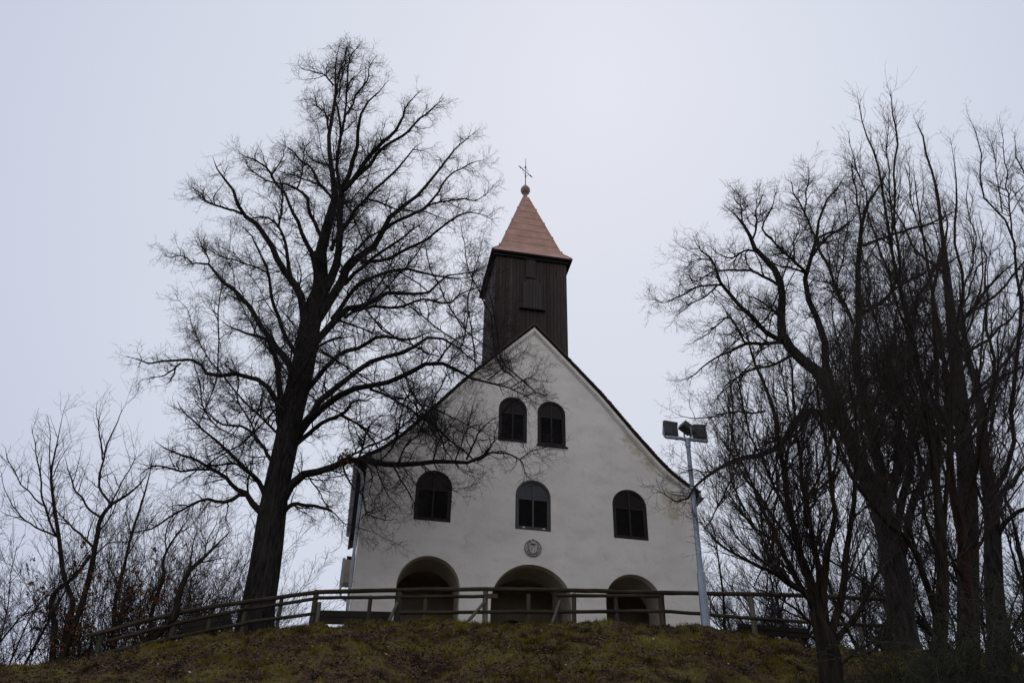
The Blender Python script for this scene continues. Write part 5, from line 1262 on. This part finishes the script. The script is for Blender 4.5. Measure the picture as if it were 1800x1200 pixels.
for pts, r in [
    ([(98, 940), (76, 880), (70, 832), (60, 772), (56, 745)], (3.5, 2.2, 0.8)),
    ([(104, 945), (60, 924), (32, 900), (8, 860), (2, 830)], (3, 1.8, 0.8)),
    ([(76, 888), (40, 852), (12, 804), (4, 780)], (2.4, 0.8)),
    ([(94, 880), (86, 800), (88, 760), (84, 730)], (2, 0.8)),
    ([(91, 840), (110, 800), (128, 775)], (1.8, 0.7)),
]: T7.limb(pts, r)
build_tree(T7, 'twin_stemmed_tree', 'bare tree with crossing twin stems at the far left of the mound', 'tree', OPEN(0.95, 0.9), MAT['bark2'], MAT['twig'])
T8 = Tree(27.4, 59, spread=0.3)
T8.stem([(238, 1150), (257, 1132), (285, 1105), (308, 1080), (314, 1047), (330, 1007), (359, 979), (393, 945), (410, 930)], (7.5, 7.5, 7.2, 6.6, 5.6, 4.2, 2.7, 1.4, 0.7), flare=1.1)
for pts, r in [([(332, 1005), (338, 970), (342, 945), (350, 915)], (3, 0.8)), ([(345, 990), (370, 985), (395, 980), (420, 985)], (2, 0.7)), ([(322, 1025), (345, 1010), (365, 1010)], (2, 0.8)), ([(360, 978), (365, 950), (380, 920), (385, 900)], (2, 0.7)), ([(375, 962), (382, 935), (392, 905)], (1.8, 0.7))]: T8.limb(pts, r)
build_tree(T8, 'leaning_tree', 'small mossy tree leaning to the right across the left arm of the fence', 'tree', OPEN(1.3, 0.8), MAT['bark2'], MAT['twig3'])
T9 = Tree(31.5, 61, spread=0.4)
T9.stem([(262, 1150), (266, 1081), (276, 1047), (288, 1010), (286, 990), (296, 962), (319, 928), (345, 895)], (4.2, 3.8, 3.4, 3, 2.4, 2, 1.3, 0.6))
for pts, r in [([(292, 970), (292, 930), (305, 900), (300, 870)], (2, 0.7)), ([(288, 1008), (310, 1000), (335, 995)], (1.6, 0.7)), ([(310, 940), (340, 920), (370, 880)], (1.6, 0.7))]: T9.limb(pts, r)
build_tree(T9, 'sapling', 'crooked bare sapling between the twin-stemmed tree and the leaning tree', 'tree', OPEN(1.2, 0.8), MAT['bark2'], MAT['twig3'])
T10 = Tree(32.0, 67, spread=0.4)
T10.stem([(196, 1160), (203, 1055), (217, 1001), (231, 939), (248, 888), (262, 837), (270, 800)], (3.6, 3.2, 2.7, 2.3, 1.8, 1.2, 0.6))
for pts, r in [([(222, 980), (240, 950), (262, 920), (285, 890)], (2, 0.7)), ([(231, 939), (222, 900), (225, 870)], (1.8, 0.7)), ([(210, 1030), (190, 990), (184, 950)], (2, 0.7))]: T10.limb(pts, r)
build_tree(T10, 'sapling', 'straight slim bare sapling right beside the twin-stemmed tree', 'tree', OPEN(1.2, 0.8), MAT['bark2'], MAT['twig3'])

# ---- thickets grown from the root: many thin stems
def thicket_parts(rng, nstem, h, spread, dens, s, mat_t, mat_c, leaves=0, lean=0.0, droop=0.0, rbase=0.02, tw=1.0):
    a = rng.rand(nstem) * 2 * np.pi; r0 = spread * 0.35 * np.sqrt(rng.rand(nstem))
    K = 9; P = np.zeros((nstem, K, 3)); P[:, 0, 0] = r0 * np.cos(a); P[:, 0, 1] = r0 * np.sin(a); P[:, 0, 2] = -0.3
    D = np.stack([np.cos(a) * spread * 0.30 * rng.rand(nstem) + lean, np.sin(a) * spread * 0.30 * rng.rand(nstem), np.ones(nstem)], 1)
    hh = h * (0.55 + 0.45 * rng.rand(nstem))
    for j in range(1, K):
        D = D + rng.normal(0, 0.09, D.shape); D[:, 2] -= droop * j / K
        D /= np.linalg.norm(D, axis=1, keepdims=True); P[:, j] = P[:, j - 1] + D * (hh / (K - 1))[:, None]
    R = (rbase * (0.7 + 0.6 * rng.rand(nstem)))[:, None] * (1 - 0.82 * np.linspace(0, 1, K)[None])
    t = np_mesh('trunk', [tubes(P, R, 5)], mat_t, True)
    ch = []; Q, W = P, R
    for o in (dict(dens=2.2 * dens, tmin=0.2, ang=(20, 50), L=(0.4 * s, 1.5 * s), K=6, wig=0.1, up=0.2 - droop, rr=0.007, rmin=0.0095 * tw, taper=0.4),
              dict(dens=3.2 * dens, tmin=0.1, ang=(22, 55), L=(0.2 * s, 0.7 * s), K=5, wig=0.13, up=0.18 - droop, rr=0.006, rmin=0.0075 * tw, taper=0.3),
              dict(dens=4.0 * dens, tmin=0.1, ang=(25, 60), L=(0.1 * s, 0.35 * s), K=3, wig=0.15, up=0.1, rr=0.005, rmin=0.006 * tw, taper=0.2)):
        Q, W = grow(Q, W, rng, **o); ch.append(tubes(Q, W, 3))
    c = np_mesh('crown', ch, mat_c, True)
    l = np_mesh('dry_leaves', [foliage_leaves(Q, leaves, rng, (0.03, 0.055))], MAT['dryleaf'], False) if leaves else None
    return t, c, l
def thicket(name, label, cat, parts, px, Y, group=None, rz=0.0, sc=1.0, py_base=None, sink=0.0):
    q = at(px, 1150, Y); z = gz(q[0], q[1])
    if py_base is not None: z = at(px, py_base, Y)[2]
    e = empty(name, (q[0], q[1], z - sink), rz); tag(e, label, cat, group)
    e.scale = (sc, sc, sc)
    link('trunk', parts[0], e); link('crown', parts[1], e)
    if parts[2]: link('dry_leaves', parts[2], e)
    return e
rt = np.random.RandomState(77)
TA = thicket_parts(rt, 18, 6.4, 2.6, 1.25, 1.1, MAT['bark2'], MAT['twig3'], rbase=0.015)
TB = thicket_parts(rt, 16, 6.0, 2.6, 1.1, 1.1, MAT['bark2'], MAT['twig3'], lean=0.25, rbase=0.015)
TC = thicket_parts(rt, 10, 4.4, 2.2, 1.0, 0.9, MAT['bark3'], MAT['twig3'], leaves=1500)
TD = thicket_parts(rt, 7, 8.5, 4.0, 1.6, 1.5, MAT['bark'], MAT['twig'], rbase=0.06, tw=1.2)
GL = 'bare thicket saplings along the left brow'
gs = 'grey bare shrub in the thicket left of the linden trunk'
for k, (px, Y, parts, rz, sc, sk) in enumerate([(225, 30.5, TA, 0.3, 1.15, 0.2), (258, 31, TB, 1.4, 1.25, 0.2), (292, 30.5, TA, 2.2, 1.15, 0.2), (322, 31, TB, 0.1, 1.15, 0.4), (352, 31.5, TA, 4.0, 1.05, 0.3), (385, 32, TB, 0.4, 0.95, 0.5), (185, 31, TA, 5.0, 1.3, 0.2), (140, 31, TB, 3.3, 1.3, 0.2), (308, 33.5, TB, 2.9, 1.25, 0.3), (240, 34, TA, 1.0, 1.4, 0.3), (210, 33, TB, 5.2, 1.4, 0.3), (340, 34, TA, 3.2, 1.2, 0.3), (275, 34.5, TA, 0.6, 1.35, 0.3), (405, 34, TA, 1.9, 0.9, 0.3)]):
    thicket('shrub', gs, 'shrub', parts, px, Y, GL, rz, sc, sink=sk)
GB = 'shrubs holding brown leaves on the left brow'
for k, (px, Y, rz, sc, lab) in enumerate([(155, 29, 0.0, 1.1, 'shrub with rust-brown dead leaves between the twin-stemmed tree and the fence end'), (200, 29.3, 2.0, 1.2, 'shrub with rust-brown dead leaves behind the left end of the fence')]):
    thicket('shrub', lab, 'shrub', TC, px, Y, GB, rz, sc)
GD = 'dark bare trees at the far left edge'
for k, (px, Y, rz, sc, lab) in enumerate([(15, 29, 0.4, 0.85, 'dark tangled bare tree at the left edge of the view'), (-45, 28, 2.5, 0.95, 'dark bare tree cut by the left edge of the view'), (62, 33, 1.2, 0.95, 'dark bare tree behind the twin-stemmed tree'), (-10, 34, 4.2, 1.15, 'dark bare tree in the background at the left edge')]):
    thicket('bare_tree', lab, 'tree', TD, px, Y, GD, rz, sc, sink=0.3)
TE = thicket_parts(rt, 6, 9.5, 6.0, 1.5, 1.9, MAT['bark'], MAT['twig'], rbase=0.08, tw=1.5)
TF = thicket_parts(rt, 8, 8.0, 6.0, 1.4, 1.8, MAT['bark'], MAT['twig'], rbase=0.07, tw=1.5)
GR = 'bare trees beyond the fence right of the church'
gr = 'bare tree in the background beyond the fence, between the mast and the right linden'
for k, (px, Y, parts, rz, sc, pb) in enumerate([(1268, 44, TE, 0.2, 1.0, 1215), (1312, 47, TF, 1.3, 1.0, 1200), (1360, 45, TE, 2.9, 1.0, 1210), (1408, 48, TF, 3.7, 1.1, 1200), (1465, 44, TE, 5.2, 1.05, 1215), (1520, 47, TF, 0.7, 1.1, 1205), (1500, 52, TE, 1.9, 1.25, 1200)]):
    thicket('bare_tree', gr, 'tree', parts, px, Y, GR, rz, sc, py_base=pb)
gq_ = 'bare tree in the dark background behind the trunks at the right edge'
for k, (px, Y, parts, rz, sc, pb) in enumerate([(1600, 40, TE, 4.4, 1.15, 1200), (1660, 38, TF, 2.2, 1.2, 1200), (1720, 42, TE, 0.9, 1.3, 1200), (1790, 38, TF, 5.5, 1.3, 1200), (1850, 36, TE, 3.0, 1.2, 1200)]):
    thicket('bare_tree', gq_, 'tree', parts, px, Y, 'background trees at the right edge', rz, sc, py_base=pb)
TG = thicket_parts(rt, 110, 3.6, 3.8, 2.2, 0.9, MAT['twiggreen'], MAT['twiggreen'], droop=0.30, rbase=0.014, tw=1.1)
for k, (px, Y, rz, sc, lab) in enumerate([(1712, 15.0, 0.3, 0.8, 'dark mossy arching bush at the lower right, left one of the pair'), (1805, 15.5, 2.4, 1.0, 'dark mossy arching bush cut by the lower right edge of the view'), (1668, 17.0, 1.1, 0.6, 'small dark bush at the foot of the broad right linden')]):
    q = at(px, 1180, Y); zt = at(px, 1010 if k < 2 else 1070, Y)[2]
    thicket('bush', lab, 'bush', TG, px, Y, 'mossy bushes at the lower right', rz, sc)
